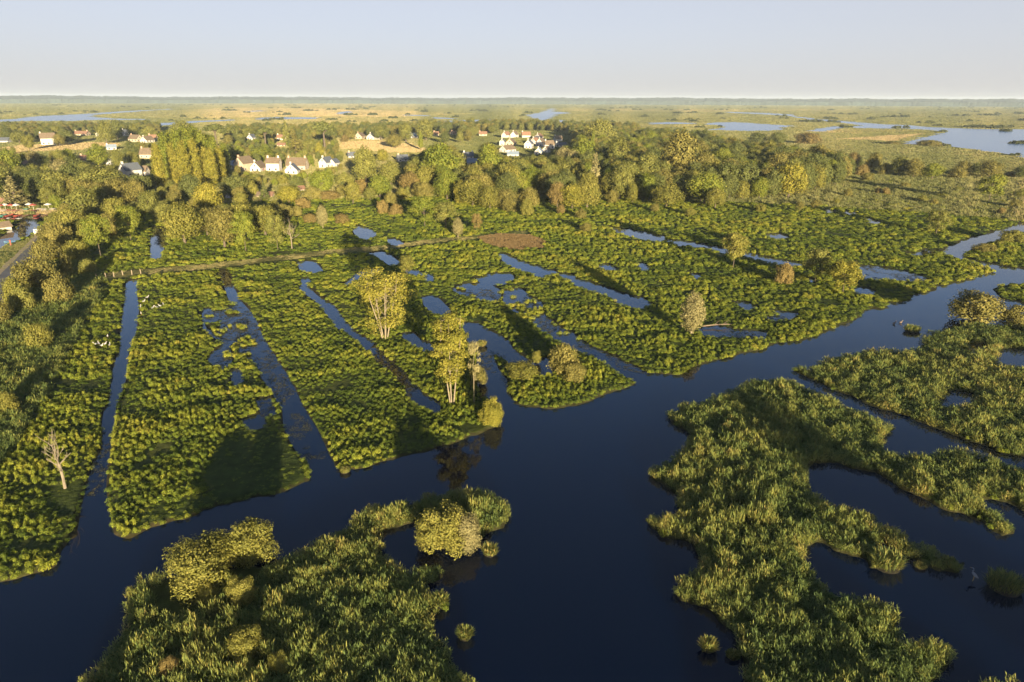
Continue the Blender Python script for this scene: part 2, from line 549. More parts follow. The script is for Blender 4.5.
FLATS = [GP((218, 505), (205, 480), (214, 450), (240, 425), (275, 430), (300, 455), (308, 478), (275, 492)),
         GP((45, 500), (52, 486), (70, 484), (92, 476), (86, 492), (80, 515), (60, 518)),
         GP((135, 532), (150, 505), (200, 495), (215, 506), (170, 520)),
         GP((345, 466), (352, 460), (400, 450), (440, 446), (385, 460)),
         GP((462, 318), (480, 314), (488, 322), (470, 325))]

# ------------------------------------------------------------------ ground sheet: rings round the viewpoint, finer where the photograph looks
ang = np.unique(np.concatenate((np.arange(-180, -46, 4.0), np.arange(-46, 46.01, 0.16), np.arange(46, 180.1, 4.0))))
ang = np.radians(ang)
ys = np.concatenate((np.arange(1000, 560, -4.0), np.arange(560, 100.4, -1.05)))
rad = [6.0, 10.0]
for yv in ys:
    yy = g(512, yv)[1]
    if yy > rad[-1] + 0.25: rad.append(yy)
rad = [r for r in rad if r < 6300] + [6500, 7000]
rad = np.array(rad)
A, R = np.meshgrid(ang, rad)
P = np.stack((np.sin(A) * R, np.cos(A) * R), -1).reshape(-1, 2)
sd = land_sd(P)
dist = np.hypot(P[:, 0], P[:, 1])
behind = (P[:, 1] < 5)
zl = LAND + (fbm(P[:, 0] / 7, P[:, 1] / 7, 9, 2) - 0.5) * 0.22 * np.clip((500 - dist) / 100, 0, 1)
wid = np.clip(dist / 90.0, 0.7, 3.0)
z = np.where(sd > 0, np.minimum(zl, -0.02 + sd / wid * 0.5), np.maximum(-0.9, -0.02 + sd / wid * 0.6))
z = np.where(dist > 480, LAND, z)
col = np.empty((len(P), 4)); col[:, 3] = 1
mix = np.clip((dist - 330) / 250, 0, 1)[:, None]
col[:, :3] = np.array(MARSH) * (1 - mix) + np.array(PLAIN) * mix
warp = np.stack((fbm(P[:, 0] / (3 + dist / 60), P[:, 1] / (3 + dist / 60), 31, 2) - 0.5, fbm(P[:, 0] / (3 + dist / 60), P[:, 1] / (3 + dist / 60), 41, 2) - 0.5), -1)
Pw = P + warp * (1.0 + dist / 120)[:, None]
for c, Q in COVER:
    col[in_poly(Pw, Q), :3] = c
for Q in FLATS:
    k = in_poly(Pw, Q)
    col[k, :3] = (0.040, 0.054, 0.013)
shore = (sd < 0.5 * wid) & (dist < 480)
col[shore, :3] = (0.030, 0.026, 0.013)
nA, nR = len(ang), len(rad)
idx = np.arange(nA * nR).reshape(nR, nA)
q = np.stack((idx[:-1, :-1], idx[:-1, 1:], idx[1:, 1:], idx[1:, :-1]), -1).reshape(-1, 4)[:, ::-1]
gm = np_mesh('ground', np.column_stack((P, z)), q.ravel(), np.full(len(q), 4), smooth=True)
ca = gm.attributes.new('cover', 'FLOAT_COLOR', 'POINT')
ca.data.foreach_set('color', col.astype(np.float32).ravel())

gmat, nt, out = new_mat('ground_cover')
b = nt.nodes.new('ShaderNodeBsdfPrincipled')
b.inputs['Roughness'].default_value = 0.95
b.inputs['Specular IOR Level'].default_value = 0.1
at = nt.nodes.new('ShaderNodeAttribute'); at.attribute_name = 'cover'
geo = nt.nodes.new('ShaderNodeNewGeometry')
def noise_node(scale, detail=4, stretch=(1, 1, 1)):
    mp = nt.nodes.new('ShaderNodeMapping'); mp.inputs['Scale'].default_value = stretch
    nt.links.new(geo.outputs['Position'], mp.inputs['Vector'])
    n = nt.nodes.new('ShaderNodeTexNoise')
    n.inputs['Scale'].default_value = scale; n.inputs['Detail'].default_value = detail
    nt.links.new(mp.outputs[0], n.inputs['Vector'])
    return n.outputs['Fac']
def ramp(fac, stops):
    cr = nt.nodes.new('ShaderNodeValToRGB')
    while len(cr.color_ramp.elements) < len(stops): cr.color_ramp.elements.new(0.5)
    for e, (p, c) in zip(cr.color_ramp.elements, stops):
        e.position = p; e.color = tuple(c) + (1,)
    nt.links.new(fac, cr.inputs[0]); return cr.outputs[0]
def mul(a, b_, f=1.0):
    mx = nt.nodes.new('ShaderNodeMix'); mx.data_type = 'RGBA'; mx.blend_type = 'MULTIPLY'; mx.inputs[0].default_value = f
    nt.links.new(a, mx.inputs[6]); nt.links.new(b_, mx.inputs[7]); return mx.outputs[2]
fine = ramp(noise_node(0.9, 6), [(0.3, (0.55, 0.6, 0.5)), (0.7, (1.35, 1.35, 1.3))])
broad = ramp(noise_node(0.006, 5, (1, 0.22, 1)), [(0.32, (0.72, 0.9, 0.62)), (0.5, (1.0, 1.0, 1.0)), (0.68, (1.3, 1.12, 1.1))])
mid = ramp(noise_node(0.05, 4, (1, 0.5, 1)), [(0.35, (0.75, 0.82, 0.75)), (0.65, (1.2, 1.15, 1.1))])
nt.links.new(mul(mul(mul(at.outputs['Color'], fine), broad), mid), b.inputs['Base Color'])
bp = nt.nodes.new('ShaderNodeBump'); bp.inputs['Strength'].default_value = 0.6; bp.inputs['Distance'].default_value = 0.25
nt.links.new(noise_node(1.6, 5), bp.inputs['Height'])
nt.links.new(bp.outputs[0], b.inputs['Normal'])
nt.links.new(b.outputs[0], out.inputs[0])
gm.materials.append(gmat)
tag(mesh_obj('ground', gm), 'flat green marshland running to the far horizon', kind='structure')

# ------------------------------------------------------------------ water
wmat = water_mat('river_water', (0.0002, 0.003, 0.014), 1.1, 0.05, 0.02)
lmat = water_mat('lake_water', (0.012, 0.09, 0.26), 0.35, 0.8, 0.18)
wm = bpy.data.meshes.new('river')
S = 520.0
wm.from_pydata([(-S, -S, 0), (S, -S, 0), (S, S, 0), (-S, S, 0)], [], [(0, 1, 2, 3)])
wm.materials.append(wmat)
tag(mesh_obj('river', wm), 'dark still river and the marsh ditches joining it', kind='structure')

LAKES = [
    [(-80, 121), (0, 119.5), (15, 118.7), (32, 116.3), (55, 115.2), (82, 114), (100, 112.6), (125, 111), (150, 110), (172, 108.6), (172, 109.4),
     (140, 111.5), (112, 113.7), (96, 115), (92, 116.4), (112, 118.2), (112, 119.8), (75, 121), (30, 121.3), (0, 122), (-80, 124)],
    [(108, 118.4), (150, 119.2), (150, 120.2), (108, 120)],
    [(136, 125.5), (150, 123.4), (175, 122.3), (190, 121), (237, 119.4), (238, 120.4), (195, 123), (176, 124.6), (160, 125.7)],
    [(256, 117.8), (281, 117), (323, 117.5), (316, 119), (281, 119.6), (256, 119.6)],
    [(333, 113.6), (341, 111), (350, 111.3), (356, 112), (345, 114.2), (336, 114.6)],
    [(240, 111.2), (262, 110.4), (270, 111), (250, 112)],
    [(401, 114.6), (431, 115.3), (431, 116.2), (404, 115.8)], [(431, 117), (458, 118.4), (457, 119.6), (434, 118.6)],
    [(434, 121.2), (468, 120), (486, 119.3), (506, 121), (498, 124), (481, 122.6), (446, 123.2)],
    [(378, 122.2), (390, 121.8), (388, 123.4), (378, 123.4)],
    [(523, 115), (537, 113), (545, 110), (550, 107.8), (557, 108.6), (556, 111.6), (574, 113), (558, 114.5), (553, 117.8), (544, 121), (530, 118), (526, 116)],
    [(557, 119.5), (569, 121), (582, 124), (577, 128), (566, 126), (556, 123)],
    [(622, 123), (632, 125.8), (643, 127.6), (632, 130.5), (624, 128)],
    [(647, 123), (667, 122), (697, 123), (697, 124.4), (667, 124.2), (650, 124.4)],
    [(700, 124), (712, 122.6), (737, 122), (768, 124.2), (798, 126), (783, 127.6), (785, 130), (768, 131), (737, 131), (707, 130), (722, 127.6), (716, 125.4)],
    [(724, 111.8), (768, 113), (793, 114.5), (800, 116.7), (825, 119.5), (843, 121), (868, 123), (888, 124.5), (908, 125), (928, 127), (948, 128),
     (980, 129), (1024, 129.4), (1200, 131), (1300, 175), (1100, 166), (1024, 159), (1014, 155), (980, 151), (948, 146.4), (938, 144.6), (918, 145),
     (900, 144.4), (908, 140.4), (928, 136), (946, 132), (930, 130.4), (903, 128.6), (878, 128.6), (850, 128), (833, 130), (830, 132), (803, 131.2),
     (815, 129), (828, 126.5), (860, 126), (843, 123.4), (825, 121.6), (800, 118.4), (785, 116), (768, 114.8), (724, 112.8)],
]
def lake(pts, zz):
    """a lake sheet; its banks broken up in metres"""
    Q = [g(x, y) for x, y in pts]
    out_ = []
    for i in range(len(Q)):
        a, c = Vector(Q[i]), Vector(Q[(i + 1) % len(Q)])
        dd = (a.length + c.length) / 2
        n = max(1, min(24, int((c - a).length / (dd * 0.012))))
        for k in range(n):
            p = a.lerp(c, k / n)
            if 0 < k:
                nr = Vector((-(c - a).y, (c - a).x)).normalized()
                e = fbm(np.array([p.x / (dd * .02)]), np.array([p.y / (dd * .02)]), 5, 2)[0] - 0.5
                p = p + nr * e * dd * 0.014
            out_.append((p.x, p.y, zz))
    bm = bmesh.new()
    vs_ = [bm.verts.new(p) for p in out_]
    f = bm.faces.new(vs_)
    if f.calc_area() and f.normal.z < 0: f.normal_flip()
    bmesh.ops.triangulate(bm, faces=bm.faces[:])
    bm.normal_update()
    for f in bm.faces:
        if f.normal.z < 0: f.normal_flip()
    me = bpy.data.meshes.new('lake'); bm.to_mesh(me); bm.free()
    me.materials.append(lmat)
    return tag(mesh_obj('lake', me), 'pale blue lake out on the far plain', kind='structure')
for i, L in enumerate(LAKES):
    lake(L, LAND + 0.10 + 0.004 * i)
# ================================================================== marsh vegetation (nobody could count it)
def leaf_quads(C, N, size, rng, aspect=1.6, flat=0.0):
    """rhombic leaves at C with normals N"""
    n = len(C)
    r = rng.normal(size=(n, 3))
    T = np.cross(N, r); T /= np.linalg.norm(T, axis=1)[:, None] + 1e-9
    B = np.cross(N, T)
    s = (size * rng.uniform(0.6, 1.3, n))[:, None]
    a = T * s * 0.5 * aspect; b_ = B * s * 0.5
    bend = N * s * 0.18
    V = np.stack((C - a - bend, C - b_, C + a - bend, C + b_), 1).reshape(-1, 3)
    return V

def unit(v):
    return v / (np.linalg.norm(v, axis=1)[:, None] + 1e-9)

def quads_mesh(name, V, tint):
    n = len(V) // 4
    return np_mesh(name, V, np.arange(4 * n), np.full(n, 4), np.repeat(tint, 4))

PROTO = {}
def proto(coll, me, mat):
    c = PROTO.get(coll)
    if c is None:
        c = PROTO[coll] = bpy.data.collections.new(coll)
    me.materials.append(mat)
    o = bpy.data.objects.new("%s_%02d" % (coll, len(c.objects)), me)
    c.objects.link(o)

def reed_tuft(rng, n=64, h=1.35, r=0.45, wide=0.065):
    """stems with leaves that leave them at every height and arch outwards"""
    verts, loops, sizes, tint = [], [], [], []
    for i in range(n):
        a = rng.uniform(0, 2 * math.pi); q = r * math.sqrt(rng.uniform(0, 1))
        bx, by = q * math.cos(a), q * math.sin(a)
        z0 = h * rng.uniform(0.0, 0.72) * (1 - 0.3 * q / r)
        L = rng.uniform(0.35, 0.75) * h * 0.6
        la = rng.uniform(0, 2 * math.pi)
        el = rng.uniform(0.5, 1.35)
        ch, sh = math.cos(el) * L, math.sin(el) * L
        dx, dy = math.cos(la) * ch, math.sin(la) * ch
        wx, wy = -math.sin(la) * wide * 0.5, math.cos(la) * wide * 0.5
        k = len(verts)
        verts += [(bx, by, z0), (bx + dx * .45 + wx, by + dy * .45 + wy, z0 + sh * .62), (bx + dx * .45 - wx, by + dy * .45 - wy, z0 + sh * .62), (bx + dx, by + dy, z0 + sh)]
        loops += [k, k + 1, k + 3, k + 2]; sizes += [4]
        tint += [rng.uniform(0, 1)] * 4
    return np_mesh('reed_tuft', np.array(verts), loops, sizes, np.array(tint))

def leaf_mound(rng, n=120, r=0.62, h=0.75, size=0.2):
    """dome of broad leaves"""
    a = rng.uniform(0, 2 * math.pi, n); ct = rng.uniform(0.02, 1, n)
    st = np.sqrt(1 - ct * ct)
    D = np.stack((np.cos(a) * st, np.sin(a) * st, ct), 1)
    lump = 1 + 0.28 * np.sin(3 * a + rng.uniform(0, 6)) * st + rng.normal(0, 0.10, n)
    C = D * np.stack((r * lump, r * lump, h * lump), 1)
    N = unit(D + rng.normal(0, 0.5, (n, 3)))
    return quads_mesh('leaf_mound', leaf_quads(C, N, size, rng), rng.uniform(0, 1, n))

def grass_hump(rng, n=90, r=0.9, h=0.5):
    verts, loops, sizes, tint = [], [], [], []
    for i in range(n):
        a = rng.uniform(0, 2 * math.pi); q = r * math.sqrt(rng.uniform(0, 1))
        hh = h * rng.uniform(0.5, 1.15) * (1.1 - 0.5 * q / r)
        bx, by = q * math.cos(a), q * math.sin(a)
        lx, ly = rng.normal(0, 0.2, 2) * hh
        wa = rng.uniform(0, math.pi); w = 0.12
        wx, wy = math.cos(wa) * w, math.sin(wa) * w
        k = len(verts)
        verts += [(bx - wx, by - wy, 0), (bx + wx, by + wy, 0), (bx + lx, by + ly, hh)]
        loops += [k, k + 1, k + 2]; sizes += [3]; tint += [rng.uniform(0, 1)] * 3
    return np_mesh('grass_hump', np.array(verts), loops, sizes, np.array(tint))

m_reed = leaf_mat('reed_leaf', [(0.0, (0.050, 0.084, 0.028)), (0.35, (0.102, 0.142, 0.038)), (0.65, (0.185, 0.200, 0.048)), (0.85, (0.25, 0.225, 0.058)), (1.0, (0.31, 0.225, 0.078))], 0.3, instancer=True)
m_marsh = leaf_mat('marsh_leaf', [(0.0, (0.040, 0.074, 0.012)), (0.3, (0.106, 0.148, 0.020)), (0.62, (0.205, 0.230, 0.026)), (0.85, (0.280, 0.262, 0.036)), (1.0, (0.30, 0.22, 0.055))], 0.3, instancer=True)
m_grass = leaf_mat('meadow_grass', [(0.0, (0.085, 0.102, 0.032)), (0.4, (0.165, 0.168, 0.060)), (0.7, (0.255, 0.222, 0.092)), (0.85, (0.40, 0.30, 0.16)), (1.0, (0.50, 0.37, 0.21))], 0.3, instancer=True)
prng = np.random.default_rng(5)
for k in range(4): proto('reed_tuft', reed_tuft(prng), m_reed)
for k in range(5): proto('marsh_mound', leaf_mound(prng, 340, 0.62, 0.70, 0.108), m_marsh)
for k in range(3): proto('marsh_mound_far', leaf_mound(prng, 220, 0.62, 0.68, 0.14), m_marsh)
for k in range(3): proto('grass_hump', grass_hump(prng), m_grass)

def scatter(name, coll, pts, scl, rot, pid, ptint, label):
    """one stuff object: the plants of collection `coll` set on points"""
    me = bpy.data.meshes.new(name)
    n = len(pts)
    me.vertices.add(n)
    me.vertices.foreach_set('co', np.ascontiguousarray(pts, dtype=np.float32).ravel())
    def att(nm, ty, key, arr):
        a = me.attributes.new(nm, ty, 'POINT'); a.data.foreach_set(key, np.ascontiguousarray(arr).ravel())
    att('pscale', 'FLOAT_VECTOR', 'vector', scl.astype(np.float32))
    att('prot', 'FLOAT_VECTOR', 'vector', rot.astype(np.float32))
    att('pid', 'INT', 'value', pid.astype(np.int32))
    att('ptint', 'FLOAT', 'value', ptint.astype(np.float32))
    o = mesh_obj(name, me)
    ng = bpy.data.node_groups.new(name + '_scatter', 'GeometryNodeTree')
    ng.interface.new_socket('Geometry', in_out='INPUT', socket_type='NodeSocketGeometry')
    ng.interface.new_socket('Geometry', in_out='OUTPUT', socket_type='NodeSocketGeometry')
    N = ng.nodes
    gi, go = N.new('NodeGroupInput'), N.new('NodeGroupOutput')
    ci = N.new('GeometryNodeCollectionInfo')
    ci.inputs['Collection'].default_value = PROTO[coll]
    ci.inputs['Separate Children'].default_value = True
    ci.inputs['Reset Children'].default_value = True
    ip = N.new('GeometryNodeInstanceOnPoints')
    ip.inputs['Pick Instance'].default_value = True
    def named(nm, ty):
        a = N.new('GeometryNodeInputNamedAttribute'); a.data_type = ty; a.inputs['Name'].default_value = nm
        return a.outputs['Attribute']
    ng.links.new(gi.outputs[0], ip.inputs['Points'])
    ng.links.new(ci.outputs[0], ip.inputs['Instance'])
    ng.links.new(named('pid', 'INT'), ip.inputs['Instance Index'])
    ng.links.new(named('prot', 'FLOAT_VECTOR'), ip.inputs['Rotation'])
    ng.links.new(named('pscale', 'FLOAT_VECTOR'), ip.inputs['Scale'])
    ng.links.new(ip.outputs[0], go.inputs[0])
    md = o.modifiers.new('scatter', 'NODES'); md.node_group = ng
    return tag(o, label, kind='stuff')

def ring_points(r0, r1, step, amax=40.0, seed=1, smin=0.0):
    """jittered points whose spacing grows with distance: step(r) metres"""
    rng = np.random.default_rng(seed)
    out_ = []
    r = r0
    while r < r1:
        s = step(r)
        n = int(2 * math.radians(amax) * r / s)
        a = (np.arange(n) + rng.uniform(-.5, .5, n)) * (2 * math.radians(amax) / n) - math.radians(amax)
        rr = r + rng.uniform(-.5, .5, n) * s
        out_.append(np.stack((np.sin(a) * rr, np.cos(a) * rr), 1))
        r += s
    return np.concatenate(out_), rng

REED_ZONES = [outline(SW_ISLAND, 0), outline(SE_NORTH, 0), outline(SE_SOUTH, 0),
              GP((985, 506), (990, 503), (1003, 511), (1016, 521), (1012, 530), (1003, 535), (994, 527), (984, 514)), GP((960, 674), (985, 665), (1000, 668), (1014, 680), (1020, 730), (960, 730)),
              GP((-300, 470), (0, 320), (30, 290), (55, 262), (85, 262), (105, 275), (100, 300), (75, 340), (50, 390), (20, 440), (-20, 490), (-300, 640))]
SHALLOW = [GP((200, 300), (236, 302), (258, 350), (262, 400), (235, 380)), GP((440, 275), (560, 290), (640, 368), (600, 372), (520, 330)), GP((700, 320), (800, 300), (800, 330), (760, 345))]
track_w = np.array([g(x, y) for x, y in band([(x, y + 0.8) for x, y in TRACK_LINE], 8, 5)])
bare = [Q for c, Q in COVER if c in (SAND, HEATH)]

ROAD_LINE = [(66, 203), (60, 215), (50, 232), (38, 246), (26, 258), (12, 272), (-2, 290), (-30, 330), (-120, 460)]
road_clear = np.array([g(x, y) for x, y in band(ROAD_LINE, 8, 30)])
BUSH_SPOTS = [(203, 584, 68), (252, 563, 46), (207, 600, 28), (242, 602, 29), (246, 654, 34), (279, 669, 20), (171, 674, 22), (440, 549, 40), (466, 546, 26)]
mown_w = [Q for c, Q in COVER if c == MOWN]

def reedy(P):
    k = np.zeros(len(P), dtype=bool)
    for Q in REED_ZONES: k |= in_poly(P, Q)
    return k

# ---- reed beds
Pr, rng = ring_points(34, 330, lambda r: max(0.50, 0.0066 * r), 48, 2)
k = reedy(Pr) & ~in_poly(Pr, road_clear); Pr = Pr[k]
for bx, by, bw in BUSH_SPOTS:                      # no reeds grow under the bushes
    dep_ = PITCH + math.atan((by - 341) / F)
    cx_, cy_ = g(bx, by - bw * 0.2 * math.sin(dep_)); rr_ = metres(bw, bx, by) * 0.5
    Pr = Pr[np.hypot(Pr[:, 0] - cx_, (Pr[:, 1] - cy_ + 0.5 * rr_) * 0.75) > rr_]
sdv = land_sd(Pr)
k = sdv > 0.05; Pr, sdv = Pr[k], sdv[k]
nn = fbm(Pr[:, 0] / 5, Pr[:, 1] / 5, 51, 3)
gap = fbm(Pr[:, 0] / 1.7, Pr[:, 1] / 1.7, 55, 2)
k = gap > 0.24; Pr, sdv, nn, gap = Pr[k], sdv[k], nn[k], gap[k]
d = np.hypot(Pr[:, 0], Pr[:, 1])
n = len(Pr)
tuss = fbm(Pr[:, 0] / 1.3, Pr[:, 1] / 1.3, 57, 2)
hgt = (0.5 + 0.8 * nn) * (0.45 + 1.15 * tuss) * rng.uniform(0.8, 1.2, n) * np.clip(0.62 + sdv * 0.25, 0.62, 1.0)
wdt = np.maximum(0.50, 0.0066 * d) / 0.5 * 0.85 * rng.uniform(0.85, 1.25, n)
tall = fbm(Pr[:, 0] / 14, Pr[:, 1] / 14, 61, 2)
pt = np.clip(0.08 + 0.55 * nn + (tall - 0.5) * 0.5 + 0.75 * (tuss - 0.35) + rng.normal(0, 0.13, n) + 0.22 * (sdv < 0.8), 0, 1)  # reeds close to the bank tinted lighter, sunlit edge put into the colour
hedge = in_poly(Pr, REED_ZONES[5])
pt = np.where(hedge, pt * 0.9, pt)
sclv = np.stack((wdt, wdt, hgt), 1)
rotv = np.stack((rng.normal(0, .06, n), rng.normal(0, .06, n), rng.uniform(0, 6.28, n)), 1)
scatter('reed_bed', 'reed_tuft', np.column_stack((Pr, np.full(n, 0.12))), sclv, rotv, rng.integers(0, 4, n), pt, 'tall blue green reeds packed over the islands')

# ---- broad-leaved marsh plants
def marsh(name, coll, nvar, r0, r1, step, seed, label, size=1.0):
    Pm, rng = ring_points(r0, r1, step, 47, seed)
    k = ~reedy(Pm) & ~in_poly(Pm, track_w) & ~in_poly(Pm, road_clear)
    for Q in mown_w: k &= ~in_poly(Pm, Q)
    for Q in bare: k &= ~in_poly(Pm, Q)
    Pm = Pm[k]
    sdm = land_sd(Pm)
    sh = np.zeros(len(Pm), dtype=bool)
    for Q in SHALLOW: sh |= in_poly(Pm, Q)
    patch = fbm(Pm[:, 0] / 4.2, Pm[:, 1] / 3.0, 71, 3)
    big = fbm(Pm[:, 0] / 17, Pm[:, 1] / 13, 81, 3)
    fl = np.zeros(len(Pm), dtype=bool)
    for Q in FLATS: fl |= in_poly(Pm, Q)
    u = rng.uniform(0, 1, len(Pm))
    keep = (sdm > np.hypot(Pm[:, 0], Pm[:, 1]) * 0.0022 - 0.05) & (patch > 0.25 - 0.25 * (sdm < 1.8)) & (big > 0.16)
    keep &= ~fl | (u < 0.7) | (sdm < 0.9)
    keep &= u < np.clip((445 - np.hypot(Pm[:, 0], Pm[:, 1])) / 150, 0, 1)
    keep |= sh & (sdm > -2.6) & (sdm <= 0) & (patch > 0.64)
    Pm, sdm, patch, big, fl = Pm[keep], sdm[keep], patch[keep], big[keep], fl[keep]
    d = np.hypot(Pm[:, 0], Pm[:, 1])
    n = len(Pm)
    s = np.array([step(v) for v in d]) * 0.80 * rng.uniform(0.55, 1.3, n) * size
    hg = (0.46 + 0.52 * np.clip((patch - 0.3) * 2.0, 0, 1)) * np.clip(0.7 + sdm * 0.10, 0.7, 1.0) * rng.uniform(0.7, 1.25, n) * np.where(fl, 0.4, 1.0) * (0.75 + 0.5 * big) * np.clip(d / 160, 1.0, 1.2)
    pt = np.clip(0.22 + 1.0 * (patch - 0.30) + 0.7 * (big - 0.5) + rng.normal(0, 0.13, n), 0, 1)
    far = np.clip((d - 170) / 200, 0, 1)
    sclv = np.stack((s, s, hg), 1)
    rotv = np.stack((rng.normal(0, .08, n), rng.normal(0, .08, n), rng.uniform(0, 6.28, n)), 1)
    zz = np.where(sdm > 0, 0.15, 0.02)
    scatter(name, coll, np.column_stack((Pm, zz)), sclv, rotv, rng.integers(0, nvar, n), pt, label)
marsh('marsh_plants', 'marsh_mound', 5, 44, 165, lambda r: max(0.64, 0.0072 * r), 3, 'yellow green leafy clumps covering the near marsh plots')
marsh('marsh_plants', 'marsh_mound_far', 3, 160, 440, lambda r: max(0.72, 0.0070 * r), 4, 'yellow green leafy clumps covering the farther marsh')

# ---- grass of the meadows and of the far plain
def meadow(name, r0, r1, step, seed, label, kh, amax=42):
    Pm, rng = ring_points(r0, r1, step, amax, seed)
    k = np.ones(len(Pm), dtype=bool)
    for L in LAKES:
        Q = np.array([g(x, y) for x, y in L]); k &= ~in_poly(Pm, Q)
    Pm = Pm[k]
    sdm = land_sd(Pm); near = np.hypot(Pm[:, 0], Pm[:, 1]) < 480
    k = (sdm > 0.3) | ~near
    Pm = Pm[k]
    d = np.hypot(Pm[:, 0], Pm[:, 1]); n = len(Pm)
    b1 = fbm(Pm[:, 0] / (d * 0.16), Pm[:, 1] / (d * 0.45), 91, 3)
    b2 = fbm(Pm[:, 0] / (d * 0.03), Pm[:, 1] / (d * 0.09), 95, 3)
    s = np.array([step(v) for v in d]) * 0.95 * rng.uniform(0.7, 1.3, n)
    hg = kh(d) * rng.uniform(0.4, 1.5, n) * (0.4 + 1.2 * b2)
    straw = np.zeros(len(Pm), dtype=bool)
    for c, Q in COVER:
        if c == STRAW: straw |= in_poly(Pm, Q)
    pt = np.clip(0.42 + 1.1 * (b1 - 0.5) + 0.8 * (b2 - 0.5) + rng.normal(0, 0.10, n) - 0.14 * (d < 640), 0.02, 0.74) + 0.24 * straw
    stub = np.zeros(n, dtype=bool)
    for Q in bare: stub |= in_poly(Pm, Q)
    pt = np.where(stub, 1.0, pt); hg = np.where(stub, 1.0, hg)
    sclv = np.stack((s, s, hg), 1)
    rotv = np.stack((np.zeros(n), np.zeros(n), rng.uniform(0, 6.28, n)), 1)
    scatter(name, 'grass_hump', np.column_stack((Pm, np.full(n, LAND - 0.05))), sclv, rotv, rng.integers(0, 3, n), pt, label)
meadow('meadow_grass', 300, 620, lambda r: 0.0058 * r, 6, 'rough meadow grass round the woods and village', lambda d: 1.8 + 0 * d)
meadow('plain_grass', 600, 5900, lambda r: 0.0085 * r, 7, 'pale green and straw grass of the far plain', lambda d: 1.2 + d / 3500)

# ---- short growth on the track, the dry patch beside it, and weed floating in the shallow ditches
m_heath = leaf_mat('dry_heath', [(0, (0.11, 0.080, 0.036)), (0.6, (0.19, 0.130, 0.06)), (1, (0.27, 0.19, 0.09))], 0.25, instancer=True)
m_weed = leaf_mat('floating_weed', [(0, (0.045, 0.048, 0.020)), (0.6, (0.10, 0.095, 0.036)), (1, (0.17, 0.14, 0.06))], 0.1, instancer=True)
for k in range(2): proto('heath_hump', grass_hump(prng), m_heath)
for k in range(3):
    nq = 26
    a_ = prng.uniform(0, 6.283, nq); q_ = 0.6 * np.sqrt(prng.uniform(0, 1, nq))
    Cq = np.stack((q_ * np.cos(a_), q_ * np.sin(a_), prng.uniform(0, .03, nq)), 1)
    proto('weed_patch', quads_mesh('weed_patch', leaf_quads(Cq, unit(prng.normal(0, .12, (nq, 3)) + np.array((0, 0, 1.0))), 0.17, prng, 1.3), prng.uniform(0, 1, nq)), m_weed)
def poly_points(Q, sp, seed):
    rg = np.random.default_rng(seed)
    lo, hi = Q.min(0), Q.max(0)
    gx, gy = np.meshgrid(np.arange(lo[0], hi[0], sp), np.arange(lo[1], hi[1], sp))
    p_ = np.stack((gx.ravel(), gy.ravel()), 1) + rg.uniform(-.5, .5, (gx.size, 2)) * sp
    return p_[in_poly(p_, Q)], rg
def cover_patch(name, coll, nvar, Q, sp, seed, wid_, hgt_, tint_, label):
    p_, rg = poly_points(Q, sp, seed)
    p_ = p_[land_sd(p_) > 0.2]; n = len(p_)
    w_ = wid_ * rg.uniform(.7, 1.3, n)
    scatter(name, coll, np.column_stack((p_, np.full(n, LAND - .06))), np.stack((w_, w_, hgt_ * rg.uniform(.5, 1.3, n)), 1), np.stack((np.zeros(n), np.zeros(n), rg.uniform(0, 6.28, n)), 1),
            rg.integers(0, nvar, n), np.clip(tint_ + rg.normal(0, .14, n), 0, 1), label)
cover_patch('track_grass', 'grass_hump', 3, np.array([g(x, y) for x, y in band(TRACK_LINE, 6, 3.4)]), 0.8, 301, 0.8, 0.30, 0.62, 'short dry grass along the track across the marsh')
cover_patch('heath', 'heath_hump', 2, [Q for c, Q in COVER if c == HEATH][0], 0.8, 302, 0.9, 0.7, 0.55, 'reddish dry heath patch beside the track')
for i_, Q in enumerate(mown_w[-1:]):
    cover_patch('bank_grass', 'grass_hump', 3, Q, 0.9, 303, 0.9, 0.5, 0.30, 'green grass bank between the canal and the left road')
WEED = [GP((228, 310), (262, 325), (300, 405), (325, 455), (300, 462), (262, 420), (236, 350)), GP((455, 280), (545, 300), (600, 345), (645, 372), (600, 365), (530, 325), (455, 300)),
        GP((480, 345), (550, 355), (545, 375), (500, 395), (478, 380)), GP((95, 440), (110, 440), (106, 490), (86, 500)), GP((700, 322), (800, 305), (790, 330), (740, 340)), GP((200, 300), (250, 305), (250, 370), (205, 370)), GP((850, 258), (940, 268), (930, 285), (850, 285))]
wp = []
for i_, Q in enumerate(WEED):
    p_, rg = poly_points(Q, 0.85, 310 + i_)
    sd_ = land_sd(p_)
    m_ = fbm(p_[:, 0] / 3.0, p_[:, 1] / 5.0, 120, 3)
    wp.append(p_[(sd_ < -0.1) & (m_ + rg.normal(0, .05, len(p_)) > 0.50)])
wp = np.concatenate(wp); n = len(wp); rg = np.random.default_rng(5)
w_ = rg.uniform(.5, 1.2, n)
scatter('floating_weed', 'weed_patch', np.column_stack((wp, np.full(n, 0.012))), np.stack((w_, w_, np.ones(n)), 1), np.stack((np.zeros(n), np.zeros(n), rg.uniform(0, 6.28, n)), 1), rg.integers(0, 3, n), rg.uniform(0, 1, n),
        'olive weed floating in the shallow ditches and pools')

